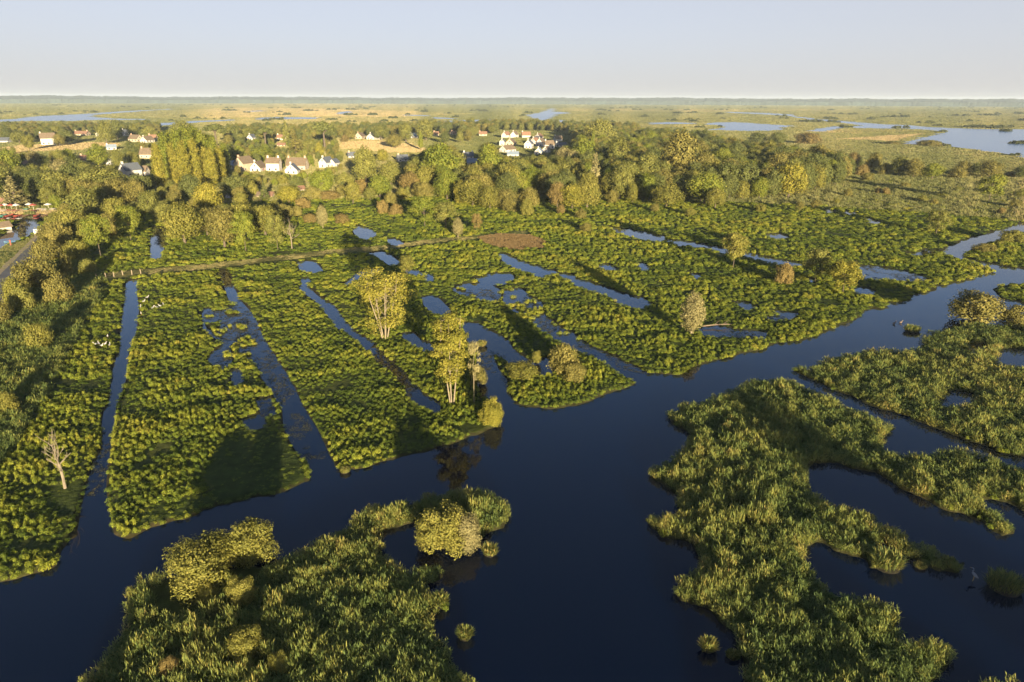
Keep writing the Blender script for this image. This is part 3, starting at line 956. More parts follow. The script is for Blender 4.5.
# ---- far plain: dark bushes dotted about, and the wooded rise on the horizon
m_far = leaf_mat('far_bush_leaf', [(0, (0.03, 0.04, 0.014)), (1, (0.075, 0.08, 0.026))], 0.2, instancer=True)
for k in range(3): proto('far_bush', leaf_mound(prng, 70, 1.0, 1.0, 0.45), m_far)
rng = np.random.default_rng(77)
fb = []
for _ in range(210):
    x = rng.uniform(-40, 1064); y = 104.5 + 24 * rng.uniform(0, 1) ** 1.6
    X, Y = g(x, y); m = rng.integers(1, 8); sp = Y * 0.0045
    for _k in range(m): fb.append((X + rng.normal(0, sp), Y + rng.normal(0, sp * 1.5)))
for (x0, x1, y, nn_) in ((800, 822, 121.8, 30), (965, 985, 127.6, 40), (985, 1000, 128.0, 18), (1000, 1010, 131.2, 8), (1010, 1030, 143.5, 30), (918, 940, 144.2, 40), (870, 900, 143.2, 12), (560, 620, 104.6, 14), (425, 470, 103.6, 16), (880, 915, 117, 12),
                      (940, 946, 131.8, 5), (1012, 1018, 155.3, 6), (946, 949, 146.4, 3)):
    for _k in range(nn_):
        fb.append(g(rng.uniform(x0, x1), y + rng.normal(0, 0.25)))
fb = np.array(fb)
d = np.hypot(fb[:, 0], fb[:, 1]); n = len(fb)
lk = np.zeros(n, dtype=bool)
for L in LAKES[:-1]: lk |= in_poly(fb, np.array([g(x, y) for x, y in L]))
fb, d = fb[~lk], d[~lk]; n = len(fb)
s = rng.uniform(1.0, 2.6, n) * np.clip(d / 900, 0.8, 2.2)
scatter('far_bushes', 'far_bush', np.column_stack((fb, np.full(n, LAND))), np.stack((s * 1.3, s * 1.3, s), 1), np.stack((0 * s, 0 * s, rng.uniform(0, 6.28, n)), 1),
        rng.integers(0, 3, n), rng.uniform(0, 1, n), 'dark bushes dotted over the far plain')

m_rise = simple_mat('far_wood_leaf', (0.014, 0.024, 0.022), 0.9, 0.4, 0.01)
rng = np.random.default_rng(9)
vsr, fsr = [], []
na = 1100
aa = np.radians(np.linspace(-64, 64, na))
hprof = 50 + 12 * (fbm(aa * 9, aa * 0, 4, 3) - 0.4) + 9 * (fbm(aa * 60, aa * 0, 8, 3) - 0.5) + rng.uniform(-1.6, 1.6, na)
rows = ((5900, 0.0), (5906, 0.55), (5930, 0.62), (6050, 0.74), (6200, 0.86), (6400, 1.0), (6700, 0.0))
for rr, hk in rows:
    for i in range(na):
        jit = rng.uniform(-4, 4) if 0 < hk else 0
        vsr.append((math.sin(aa[i]) * (rr + jit), math.cos(aa[i]) * (rr + jit), LAND + hk * (hprof[i] + jit * 0.5) - (0.3 if hk == 0 else 0)))
for j in range(len(rows) - 1):
    for i in range(na - 1):
        p = j * na + i
        fsr.append((p, p + 1, p + na + 1, p + na))
me = bpy.data.meshes.new('far_wood'); me.from_pydata(vsr, [], fsr); me.update(); me.materials.append(m_rise)
tag(mesh_obj('far_wood', me), 'long dark wooded rise along the horizon', kind='stuff')

# ------------------------------------------------------------------ haze: the air over the plain
def haze_box(density):
    mb = MB().box(-7200, 7200, -7200, 7200, -2.0, 66.0)
    m, nt_, out_ = new_mat('haze_air')
    pv = nt_.nodes.new('ShaderNodeVolumePrincipled')
    pv.inputs['Color'].default_value = (0.70, 0.85, 1.0, 1)
    pv.inputs['Density'].default_value = density
    pv.inputs['Anisotropy'].default_value = 0.0
    nt_.links.new(pv.outputs[0], out_.inputs['Volume'])
    o = mb.build('haze', m)
    return tag(o, 'thin pale haze over the whole plain', kind='stuff')
haze_box(0.00006)
# ================================================================== trees
m_bark = simple_mat('bark', (0.075, 0.058, 0.042), 0.9, 0.35, 6, bump=0.4)
m_bark_pale = simple_mat('pale_bark', (0.17, 0.14, 0.095), 0.9, 0.25, 6, bump=0.3)
m_deadwood = simple_mat('dead_wood', (0.15, 0.125, 0.09), 0.9, 0.2, 8, bump=0.3)
LEAF = {
    'dark green': leaf_mat('leaf_dark_green', [(0, (0.048, 0.062, 0.019)), (0.5, (0.094, 0.108, 0.030)), (1, (0.150, 0.158, 0.044))], 0.25),
    'mid green': leaf_mat('leaf_mid_green', [(0, (0.072, 0.082, 0.020)), (0.5, (0.138, 0.144, 0.034)), (1, (0.215, 0.205, 0.052))], 0.25),
    'bright green': leaf_mat('leaf_bright_green', [(0, (0.068, 0.095, 0.014)), (0.5, (0.135, 0.160, 0.022)), (1, (0.21, 0.21, 0.034))], 0.28),
    'olive': leaf_mat('leaf_olive', [(0, (0.075, 0.074, 0.021)), (0.5, (0.150, 0.138, 0.036)), (1, (0.235, 0.20, 0.056))], 0.25),
    'golden': leaf_mat('leaf_golden', [(0, (0.082, 0.088, 0.018)), (0.5, (0.158, 0.155, 0.031)), (1, (0.24, 0.215, 0.05))], 0.28),
    'russet': leaf_mat('leaf_russet', [(0, (0.085, 0.068, 0.024)), (0.5, (0.165, 0.125, 0.042)), (1, (0.24, 0.18, 0.062))], 0.25),
    'silvery': leaf_mat('leaf_silvery', [(0, (0.11, 0.105, 0.048)), (0.5, (0.205, 0.185, 0.080)), (1, (0.30, 0.26, 0.12))], 0.25),
    'yellow green': leaf_mat('leaf_yellow_green', [(0, (0.10, 0.105, 0.016)), (0.5, (0.20, 0.19, 0.028)), (1, (0.31, 0.265, 0.05))], 0.3),
}

def cloud(blobs, n, size, rng, flat=0.8, shell=0.45, drop=0.0):
    """leaves spread through lumps (x, y, z, r, rz): outside leaves face outwards"""
    B = np.array(blobs, dtype=float)
    w = B[:, 3] ** 2; w /= w.sum()
    bi = rng.choice(len(B), n, p=w)
    D = unit(rng.normal(size=(n, 3)))
    rr = rng.uniform(0, 1, n) ** shell
    lump = 1 + 0.25 * np.sin(D[:, 0] * 5 + bi) * np.cos(D[:, 1] * 4 + 2 * bi)
    rad_ = np.stack((B[bi, 3], B[bi, 3], B[bi, 4]), 1)
    C = B[bi, :3] + D * rad_ * (rr * lump)[:, None]
    mid_ = np.array((0, 0, B[:, 2].mean()))
    N = unit(D * 0.9 + unit(C - mid_) * 0.5 + rng.normal(0, 0.55, (n, 3)) + np.array((0, 0, 0.08)))
    keep = C[:, 2] > 0.02
    C, N, bi = C[keep], N[keep], bi[keep]
    bt = rng.uniform(-0.18, 0.18, len(B))
    t = np.clip(0.5 + bt[bi] + rng.normal(0, 0.2, len(C)), 0, 1)
    return quads_mesh('crown', leaf_quads(C, N, size, rng, 1.5), t)

def limbs(blobs, rng, H0, r0, split=0.35, n=6, every=1, base=(0, 0)):
    mb = MB()
    top = max(b_[2] for b_ in blobs)
    tz = H0 * split
    j1 = (rng.normal(0, .1), rng.normal(0, .1))
    mb.tube([(base[0], base[1], -0.3), (base[0] + j1[0] * .5, base[1] + j1[1] * .5, tz * .5), (base[0] + j1[0], base[1] + j1[1], tz), (j1[0] * 2, j1[1] * 2, top)], [r0 * 1.25, r0, r0 * .8, r0 * .12], n)
    for b_ in blobs[::every]:
        z0 = min(tz + (b_[2] - tz) * 0.3, b_[2] - 0.2) if b_[2] > tz else tz * 0.8
        z0 = max(z0, 0.1)
        m_ = ((j1[0] + b_[0]) * .5, (j1[1] + b_[1]) * .5, (z0 + b_[2]) * .5 + 0.06 * H0)
        mb.tube([(j1[0], j1[1], z0), m_, (b_[0], b_[1], b_[2] + b_[4] * .3)], [r0 * .42, r0 * .26, r0 * .07], 5)
    return mb

def round_blobs(rng, H0, W0, low=0.22, n=20, r=(0.20, 0.30), power=1.0):
    out_ = []
    for i in range(n):
        t = (i + .5) / n
        zc = low + (1 - low) * (0.10 + 0.80 * t)
        prof = math.sin(math.pi * min(1, max(0.06, (zc - low * 0.6) / (1 - low * 0.6)))) ** (0.55 * power)
        a = i * 2.399 + rng.uniform(-.5, .5)
        q = W0 * .5 * prof * rng.uniform(0.35, 0.78)
        rr = W0 * rng.uniform(*r) * (0.55 + .45 * prof)
        out_.append((q * math.cos(a), q * math.sin(a), H0 * zc * 0.96 - rr * .25, rr, rr * .85))
    out_.append((0, 0, H0 * .82, W0 * .2, H0 * .17))
    return out_

TREES = {}   # kind -> list of (trunk mesh, crown mesh, H0, W0)
def reg(kind, trunk, crown, H0, W0, bark):
    trunk.materials.append(bark)
    crown.materials.append(LEAF['mid green'])
    TREES.setdefault(kind, []).append((trunk, crown, H0, W0))
tr = np.random.default_rng(21)
for k in range(4):
    bl = round_blobs(tr, 12, 10)
    reg('broadleaf', limbs(bl, tr, 12, 0.32, 0.25).mesh('trunk'), cloud(bl, 7000, 0.33, tr), 12, 10, m_bark)
for k in range(3):
    bl = round_blobs(tr, 12, 7.5, 0.12, 20, (0.2, 0.3), 0.8)
    reg('tall broadleaf', limbs(bl, tr, 12, 0.28, 0.2).mesh('trunk'), cloud(bl, 6500, 0.30, tr), 12, 7.5, m_bark)
for k in range(3):
    bl = round_blobs(tr, 4.4, 6, 0.0, 18, (0.17, 0.26), 0.8)
    reg('bush', limbs(bl, tr, 4.4, 0.13, 0.1, 5, 2).mesh('trunk'), cloud(bl, 5500, 0.19, tr), 4.4, 6, m_bark)
for k in range(4):
    bl = []
    for i in range(15):
        a = i * 2.399 + tr.uniform(-.7, .7); q = 2.35 * math.sqrt((i + .3) / 15) * tr.uniform(.7, 1.12)
        rr = tr.uniform(0.65, 1.35)
        top_ = 4.6 * (1 - 0.55 * (q / 2.6) ** 2) * tr.uniform(.72, 1.05)
        for zz in np.arange(max(rr * .5, top_ - rr), 0.2, -1.0):
            bl.append((q * math.cos(a), q * math.sin(a), float(zz), rr * tr.uniform(.85, 1.1), rr * .8))
    reg('near bush', limbs(bl, tr, 4.8, 0.13, 0.1, 5, 1).mesh('trunk'), cloud(bl, 17000, 0.13, tr, shell=0.35), 4.8, 6, m_bark)
for k in range(3):
    bl = []
    for i in range(26):
        t = i / 25
        zc = 1.0 + 16.0 * t
        q = 2.1 * math.sin(math.pi * min(1, 0.12 + 0.80 * t)) ** 0.6
        a = i * 2.399
        bl.append((q * .5 * math.cos(a), q * .5 * math.sin(a), zc, 0.45 + q * .55, 1.6))
    reg('poplar', limbs(bl, tr, 18, 0.3, 0.1, 6, 3).mesh('trunk'), cloud(bl, 7500, 0.29, tr), 18, 5.6, m_bark)
def open_tree(H0, W0, stems, nleaf, low, size, r0, bark, kind, spread=0.25, nb=34, br=(0.085, 0.14)):
    mb = MB(); bl = []
    for s in range(stems):
        a0 = s * 2.4 + tr.uniform(-.4, .4); b0 = W0 * spread * (0.25 if stems > 1 else 0)
        hs = H0 * tr.uniform(0.78, 0.98) if s else H0 * .97
        tx, ty = math.cos(a0) * W0 * spread * (1 if stems > 1 else 0.1), math.sin(a0) * W0 * spread * (1 if stems > 1 else .1)
        pts = [(math.cos(a0) * b0 * .6, math.sin(a0) * b0 * .6, -0.3), (tx * .5, ty * .5, hs * .33), (tx * .85 + tr.normal(0, .12), ty * .85, hs * .66), (tx + tr.normal(0, .2), ty, hs)]
        mb.tube(pts, [r0, r0 * .8, r0 * .5, r0 * .1], 6)
        for j in range(nb // stems):
            t = tr.uniform(low, 0.97)
            p0 = Vector(pts[1]).lerp(Vector(pts[3]), max(0, (t - .33) / .67)) if t > .33 else Vector(pts[0]).lerp(Vector(pts[1]), t / .33)
            wr = W0 * .5 * (math.sin(math.pi * min(1, 0.25 + 0.68 * (t - low) / (1 - low))) ** .7) * tr.uniform(0.35, 0.85)
            a = tr.uniform(0, 6.283)
            e = Vector((p0.x * .5 + math.cos(a) * wr, p0.y * .5 + math.sin(a) * wr, min(H0 * .96, p0.z + wr * tr.uniform(.2, .7))))
            mb.tube([p0, p0.lerp(e, .55) + Vector((0, 0, .1 * wr)), e], [r0 * .3, r0 * .18, r0 * .05], 4)
            bl.append((e.x, e.y, e.z, W0 * tr.uniform(*br), W0 * tr.uniform(*br) * .8))
    reg(kind, mb.mesh('trunk'), cloud(bl, nleaf, size, tr, shell=0.4), H0, W0, bark)
open_tree(11, 8.6, 5, 8500, 0.16, 0.17, 0.10, m_bark_pale, 'open crowned', 0.24, 70, (0.10, 0.16))
open_tree(13.5, 5.4, 5, 13000, 0.30, 0.17, 0.09, m_bark_pale, 'slim', 0.26, 60, (0.11, 0.19))
open_tree(10, 4.2, 1, 2200, 0.3, 0.15, 0.08, m_bark_pale, 'thin', 0.2, 22, (0.10, 0.18))
for k in range(2): open_tree(9, 7.5, 1, 5200, 0.26, 0.24, 0.11, m_bark, 'small open', 0.2, 34, (0.12, 0.2))
bl = [(math.cos(i * 2.4) * (1.9 * math.sin(math.pi * (0.2 + 0.72 * i / 27)) ** .8) * .55, math.sin(i * 2.4) * (1.9 * math.sin(math.pi * (0.2 + 0.72 * i / 27)) ** .8) * .55, 1.2 + 5.2 * i / 27, 0.45 + 0.6 * math.sin(math.pi * (0.15 + .8 * i / 27)), 0.7) for i in range(28)]
reg('egg shaped', limbs(bl, tr, 7.3, 0.15, 0.15, 6, 2).mesh('trunk'), cloud(bl, 7500, 0.15, tr, shell=0.35), 7.3, 4.4, m_bark_pale)
for k in range(2):
    bl = [(math.cos(i * 2.4) * 3.6 * math.sqrt(i / 16) * tr.uniform(.8, 1.1), math.sin(i * 2.4) * 3.6 * math.sqrt(i / 16), 11.0 - 2.6 * (i / 16) + tr.uniform(-.8, .8), 1.5, 1.0) for i in range(17)]
    reg('pine', limbs(bl, tr, 12.5, 0.34, 0.55).mesh('trunk'), cloud(bl, 2600, 0.42, tr), 12.5, 10, m_bark)
bl = [(math.cos(i * 2.4) * (1.9 * (1 - i / 24)), math.sin(i * 2.4) * (1.9 * (1 - i / 24)), 1.2 + 12.2 * i / 24, 0.4 + 1.0 * (1 - i / 24), 0.9) for i in range(24)]
reg('conifer', limbs(bl, tr, 14, 0.24, 0.1, 6, 4).mesh('trunk'), cloud(bl, 2600, 0.36, tr), 14, 5, m_bark)

KINDCAT = {'bush': 'bush', 'near bush': 'bush'}
KINDNAME = {'broadleaf': 'broadleaf_tree', 'tall broadleaf': 'broadleaf_tree', 'bush': 'willow_bush', 'near bush': 'willow_bush', 'poplar': 'poplar_tree', 'open crowned': 'alder_tree',
            'slim': 'birch_tree', 'thin': 'birch_tree', 'small open': 'young_tree', 'egg shaped': 'willow_tree', 'pine': 'pine_tree', 'conifer': 'conifer_tree'}
placed = []      # trees waiting for their labels: (object, phrase, pixel x, group)
tree_px = []     # where crowns stand in the photograph: x, base row, top row, width
def put_tree(kind, X, Y, Hm, Wm, colour, rng, z=LAND):
    tk, ck, H0, W0 = TREES[kind][int(rng.integers(0, len(TREES[kind])))]
    r = empty(KINDNAME[kind], (X, Y, z - 0.05), float(rng.uniform(0, 6.283)), (Wm / W0, Wm / W0, Hm / H0))
    t = mesh_obj('trunk', tk, r)
    c = mesh_obj('crown', ck, r)
    c.material_slots[0].link = 'OBJECT'
    c.material_slots[0].material = LEAF[colour]
    return r
trng = np.random.default_rng(33)
def tree(kind, x, yb, yt, wpx, colour, where, label=None, group=None):
    ytop = yt
    if kind in ('bush', 'near bush'):            # seen from above, the near rim of the dome is the lowest edge
        dep = PITCH + math.atan((yb - 341) / F)
        yb = yb - wpx * 0.5 * math.sin(dep) * 0.40
        ytop = yt + wpx * 0.04 * math.sin(dep)
    X, Y = g(x, yb)
    Hm = height_at(x, yb, ytop)
    r = put_tree(kind, X, Y, Hm, metres(wpx, x, yb), colour, trng)
    cat = KINDCAT.get(kind, 'tree')
    r['category'] = cat
    tree_px.append((x, yb, yt, wpx))
    placed.append((r, label or (colour, kind, cat, where), x, group))
    return r

# ---- trees that stand out on the marsh
A1 = 'in the marsh plots'
T = tree
T('open crowned', 385, 338, 271, 60, 'yellow green', '', 'large airy yellow green tree standing alone between two ditches in mid marsh')
T('slim', 452, 403, 311, 42, 'yellow green', '', 'tallest slender tree with several pale bare stems beside the river bend')
T('thin', 474, 403, 340, 20, 'silvery', '', 'thin half bare pale tree right beside the tallest slender tree')
T('near bush', 492, 424, 393, 28, 'yellow green', '', 'bright yellow green bush leaning over the river at the bend')
T('egg shaped', 691, 335, 288, 29, 'silvery', '', 'pale silvery egg shaped tree standing alone near a fallen trunk')
T('bush', 522, 379, 361, 36, 'golden', '', 'low wide golden bush on the small peninsula by the river')
T('bush', 565, 375, 342, 34, 'olive', '', 'taller olive bush in the middle of the small peninsula')
T('bush', 574, 382, 362, 26, 'olive', '', 'rounded olive bush in front of the taller peninsula bush')
T('bush', 537, 363, 350, 11, 'golden', '', 'tiny golden bush at the pool behind the peninsula')
T('bush', 479, 384, 366, 22, 'olive', '', 'low olive bush at the foot of the tallest slender tree')
T('small open', 407, 276, 256, 17, 'golden', '', 'small round golden tree just above the large airy tree')
T('small open', 733, 268, 233, 28, 'golden', '', 'golden open tree beside the long pool right of centre')
T('bush', 784, 284, 262, 22, 'russet', '', 'russet bush left of two dark trees on the right marsh')
T('small open', 815, 281, 250, 30, 'mid green', '', 'dark spreading small tree on the right marsh near the river')
T('small open', 843, 292, 262, 34, 'yellow green', '', 'yellow green small tree with leaning trunk near the right river bank')
T('small open', 988, 203, 175, 28, 'bright green', '', 'pale feathery green tree alone in the far right meadow')
T('small open', 936, 234, 211, 24, 'mid green', '', 'hazy green tree in the right marsh above the river')
T('small open', 815, 209, 200, 12, 'olive', '', 'small olive tree in the marsh below the right hedge')
T('small open', 799, 212, 202, 9, 'olive', '', 'tiny olive tree left of the small olive marsh tree')
T('bush', 975, 323, 290, 54, 'olive', '', 'large dark olive bush mound standing in the river at right')
T('bush', 1016, 328, 304, 34, 'olive', '', 'olive bush at the right edge beside the river mound')
T('bush', 984, 252, 243, 22, 'olive', '', 'olive bush on the bank left of the upper right channel')
T('bush', 999, 245, 240, 11, 'golden', '', 'little round golden bush right of the upper right channel')
T('bush', 1012, 243, 229, 30, 'golden', '', 'pale golden bushes on the upper right bank')
T('near bush', 203, 586, 531, 84, 'golden', '', 'largest golden willow bush at the top of the left island')
T('near bush', 251, 563, 510, 58, 'golden', '', 'golden willow bush right behind the largest one on the left island')
T('near bush', 207, 600, 582, 28, 'golden', '', 'small flat golden bush in front of the largest willow bush')
T('near bush', 242, 604, 570, 34, 'golden', '', 'round golden bush among the reeds below the willow pair')
T('near bush', 246, 658, 621, 42, 'golden', '', 'round yellowish bush alone in the reeds of the left island')
T('near bush', 279, 672, 648, 24, 'golden', '', 'small orange golden bush near the bottom of the left island')
T('near bush', 171, 674, 655, 22, 'russet', '', 'dry brown bush in the reeds at the lower left')
T('near bush', 442, 550, 496, 64, 'golden', '', 'big golden bush by the pond on the left island spur')
T('near bush', 468, 548, 508, 36, 'silvery', '', 'greyish bush at the right of the big golden spur bush')
# off the lower edge of the frame: their long shadows lie across the islands
def off_tree(kind, X, Y, Hm, Wm, colour, label):
    r = put_tree(kind, X, Y, Hm, Wm, colour, trng)
    tag(r, label, KINDCAT.get(kind, 'tree'))
off_tree('broadleaf', 59, -10, 14.5, 12, 'olive', 'tall olive tree nearest the viewpoint on the right reed bed')
off_tree('near bush', -27, 31, 2.8, 3.6, 'golden', 'golden bush at the lowest end of the left island')
off_tree('near bush', -14, 28, 3.2, 2.4, 'golden', 'golden bush low on the left island, right of the other')
# ---- upper marsh fringe
M = 'on the upper marsh fringe'
for a in [('small open', 278, 250, 216, 22, 'mid green'), ('small open', 246, 252, 213, 26, 'bright green'), ('egg shaped', 323, 228, 203, 14, 'silvery'), ('bush', 342, 224, 213, 17, 'russet'),
          ('bush', 310, 223, 213, 14, 'russet'), ('egg shaped', 458, 237, 216, 14, 'silvery'), ('small open', 477, 232, 214, 11, 'russet'), ('small open', 425, 227, 197, 28, 'bright green'),
          ('small open', 446, 229, 203, 28, 'mid green'), ('bush', 383, 214, 199, 14, 'russet'), ('bush', 396, 216, 203, 16, 'russet'), ('bush', 586, 232, 222, 13, 'olive'),
          ('bush', 735, 242, 233, 22, 'olive'), ('bush', 885, 195, 187, 10, 'russet'), ('bush', 933, 205, 198, 11, 'olive'), ('bush', 848, 197, 188, 10, 'olive'),
          ('bush', 581, 219, 208, 14, 'olive'), ('bush', 561, 214, 204, 10, 'russet'), ('bush', 512, 212, 197, 22, 'olive'), ('bush', 527, 216, 198, 14, 'golden'), ('bush', 612, 203, 189, 14, 'olive'), ('bush', 878, 194, 187, 9, 'russet'), ('bush', 905, 188, 182, 10, 'olive'), ('bush', 922, 202, 195, 12, 'golden'), ('bush', 957, 192, 186, 10, 'mid green'), ('bush', 942, 197, 191, 12, 'mid green'), ('bush', 1015, 208, 199, 13, 'olive'), ('bush', 1021, 198, 188, 14, 'mid green'), ('bush', 867, 181, 172, 14, 'olive'), ('bush', 1001, 214, 207, 9, 'russet'), ('bush', 836, 205, 198, 8, 'golden'), ('bush', 760, 212, 203, 12, 'golden'), ('bush', 690, 216, 207, 12, 'golden'), ('bush', 655, 212, 203, 10, 'olive')]:
    T(*a, M)
# ---- line along the left road
L_ = 'in the line along the left road'
for a in [('bush', 40, 290, 256, 46, 'olive'), ('bush', 68, 277, 252, 16, 'olive'), ('bush', 18, 309, 275, 30, 'golden'), ('bush', 61, 303, 274, 31, 'olive'), ('bush', 2, 324, 298, 22, 'olive'),
          ('bush', 40, 349, 322, 28, 'golden'), ('bush', 9, 414, 390, 24, 'golden'), ('bush', 47, 262, 236, 30, 'olive'), ('bush', 78, 262, 238, 26, 'golden'), ('small open', 101, 257, 216, 30, 'bright green'),
          ('bush', 62, 248, 220, 28, 'olive'), ('bush', 90, 243, 216, 26, 'golden'), ('bush', 74, 236, 206, 32, 'golden'), ('bush', 108, 238, 212, 22, 'olive'), ('tall broadleaf', 85, 222, 184, 30, 'mid green'),
          ('small open', 131, 240, 207, 26, 'bright green'), ('bush', 116, 222, 196, 24, 'golden'), ('bush', 150, 214, 190, 22, 'mid green'), ('bush', 57, 209, 194, 15, 'bright green'),
          ('bush', 24, 312, 284, 24, 'mid green'), ('bush', 88, 275, 258, 18, 'mid green'), ('bush', 52, 244, 222, 24, 'olive'), ('bush', 60, 232, 210, 24, 'golden'), ('bush', 28, 286, 262, 26, 'olive'), ('bush', 68, 220, 202, 18, 'olive')]:
    T(*a, L_)
# ---- left wood
LW = 'in the left wood below the field'
for a in [('conifer', 16, 208, 174, 25, 'silvery'), ('broadleaf', 55, 198, 168, 36, 'mid green'), ('broadleaf', 63, 186, 158, 22, 'silvery'), ('tall broadleaf', 37, 172, 149, 15, 'silvery'),
          ('broadleaf', 12, 180, 146, 22, 'bright green'), ('broadleaf', 28, 195, 168, 26, 'dark green'), ('tall broadleaf', 100, 167, 141, 19, 'bright green'), ('broadleaf', 119, 172, 148, 15, 'mid green'),
          ('broadleaf', 135, 168, 151, 15, 'mid green'), ('broadleaf', 105, 200, 164, 48, 'mid green'), ('broadleaf', 140, 200, 172, 26, 'dark green'), ('broadleaf', 76, 184, 155, 26, 'dark green'),
          ('broadleaf', 88, 205, 178, 30, 'olive'), ('broadleaf', 4, 196, 168, 26, 'mid green'), ('broadleaf', 62, 170, 148, 14, 'mid green'), ('broadleaf', 70, 168, 147, 14, 'bright green'),
          ('broadleaf', 46, 172, 154, 16, 'dark green'), ('broadleaf', -10, 205, 170, 30, 'dark green'), ('broadleaf', 120, 205, 176, 30, 'olive'), ('broadleaf', 148, 190, 176, 18, 'mid green')]:
    T(*a, LW)
# ---- poplars
PG = 'in the tall poplar clump'
for a in [(162, 190, 143, 16), (176, 186, 143, 14), (208, 184, 146, 15), (169, 180, 132, 18), (182, 180, 128, 19), (194, 182, 126, 19), (206, 180, 130, 19), (217, 180, 136, 18), (227, 178, 142, 14),
          (187, 188, 140, 17), (198, 186, 138, 16), (222, 184, 146, 15), (214, 188, 148, 15), (200, 176, 126, 18), (175, 177, 130, 18), (212, 177, 133, 18), (188, 176, 126, 18)]:
    T('poplar', *a, 'yellow green' if a[1] > 183 else 'bright green', PG)
# ---- between the poplars and the marsh, and the gardens
GD = 'in the gardens below the village'
for a in [('broadleaf', 185, 243, 200, 40, 'golden'), ('bush', 175, 208, 189, 17, 'olive'), ('broadleaf', 210, 217, 180, 28, 'yellow green'), ('broadleaf', 192, 200, 172, 24, 'dark green'),
          ('broadleaf', 225, 247, 204, 36, 'olive'), ('broadleaf', 242, 238, 200, 32, 'golden'), ('broadleaf', 236, 198, 174, 30, 'dark green'), ('bush', 250, 197, 178, 19, 'golden'),
          ('broadleaf', 323, 194, 168, 27, 'bright green'), ('tall broadleaf', 367, 186, 144, 26, 'mid green'), ('broadleaf', 380, 198, 173, 27, 'bright green'), ('broadleaf', 391, 186, 159, 24, 'mid green'),
          ('broadleaf', 383, 162, 148, 13, 'yellow green'), ('broadleaf', 411, 194, 170, 21, 'russet'), ('broadleaf', 425, 200, 181, 21, 'olive'), ('tall broadleaf', 353, 203, 179, 17, 'golden'),
          ('tall broadleaf', 362, 196, 177, 15, 'russet'), ('bush', 342, 197, 184, 15, 'olive'), ('bush', 312, 200, 186, 21, 'olive'), ('broadleaf', 289, 203, 184, 27, 'yellow green'), ('bush', 303, 209, 197, 19, 'russet'),
          ('broadleaf', 297, 190, 175, 17, 'dark green'), ('bush', 403, 200, 187, 14, 'golden'), ('bush', 391, 206, 192, 15, 'olive'), ('bush', 330, 200, 190, 22, 'russet'), ('broadleaf', 266, 236, 203, 34, 'golden'),
          ('broadleaf', 208, 235, 206, 30, 'olive'), ('broadleaf', 165, 225, 200, 22, 'mid green'), ('conifer', 265, 200, 180, 10, 'dark green'), ('bush', 283, 220, 203, 24, 'olive'), ('bush', 298, 216, 205, 14, 'olive'),
          ('bush', 256, 184, 173, 18, 'mid green'), ('bush', 283, 185, 174, 16, 'golden'), ('bush', 345, 186, 172, 20, 'mid green'), ('tall broadleaf', 238, 176, 164, 7, 'olive')]:
    T(*a, GD)
VT = 'among the village houses'
for a in [('pine', 325, 150, 120, 28, 'dark green'), ('conifer', 287, 146, 119, 10, 'mid green'), ('conifer', 296, 154, 131, 15, 'olive'), ('pine', 266, 148, 126, 22, 'dark green'), ('broadleaf', 263, 160, 146, 26, 'bright green'),
          ('tall broadleaf', 426, 140, 117, 19, 'mid green'), ('tall broadleaf', 406, 142, 121, 14, 'mid green'), ('broadleaf', 381, 140, 124, 17, 'mid green'), ('broadleaf', 185, 144, 119, 25, 'mid green'), ('pine', 217, 146, 123, 27, 'dark green'),
          ('broadleaf', 236, 142, 125, 12, 'dark green'), ('broadleaf', 107, 144, 120, 19, 'mid green'), ('tall broadleaf', 118, 140, 118, 12, 'dark green'), ('broadleaf', 134, 138, 123, 14, 'mid green'), ('broadleaf', 151, 140, 125, 14, 'mid green'),
          ('broadleaf', 248, 140, 126, 13, 'mid green'), ('broadleaf', 68, 144, 129, 16, 'dark green'), ('broadleaf', 20, 144, 130, 18, 'mid green'), ('broadleaf', 8, 141, 127, 14, 'dark green'), ('broadleaf', 350, 140, 127, 14, 'olive'),
          ('broadleaf', 395, 148, 133, 18, 'olive'), ('broadleaf', 310, 152, 137, 15, 'mid green'), ('tall broadleaf', 320, 158, 141, 9, 'yellow green'), ('tall broadleaf', 421, 150, 130, 5, 'bright green'), ('bush', 345, 142, 134, 9, 'russet'),
          ('broadleaf', 230, 164, 148, 18, 'dark green'), ('broadleaf', 310, 166, 154, 9, 'bright green'), ('broadleaf', 60, 146, 133, 11, 'olive'), ('broadleaf', 30, 150, 134, 12, 'golden')]:
    T(*a, VT)
RW = 'at the edge of the big wood'
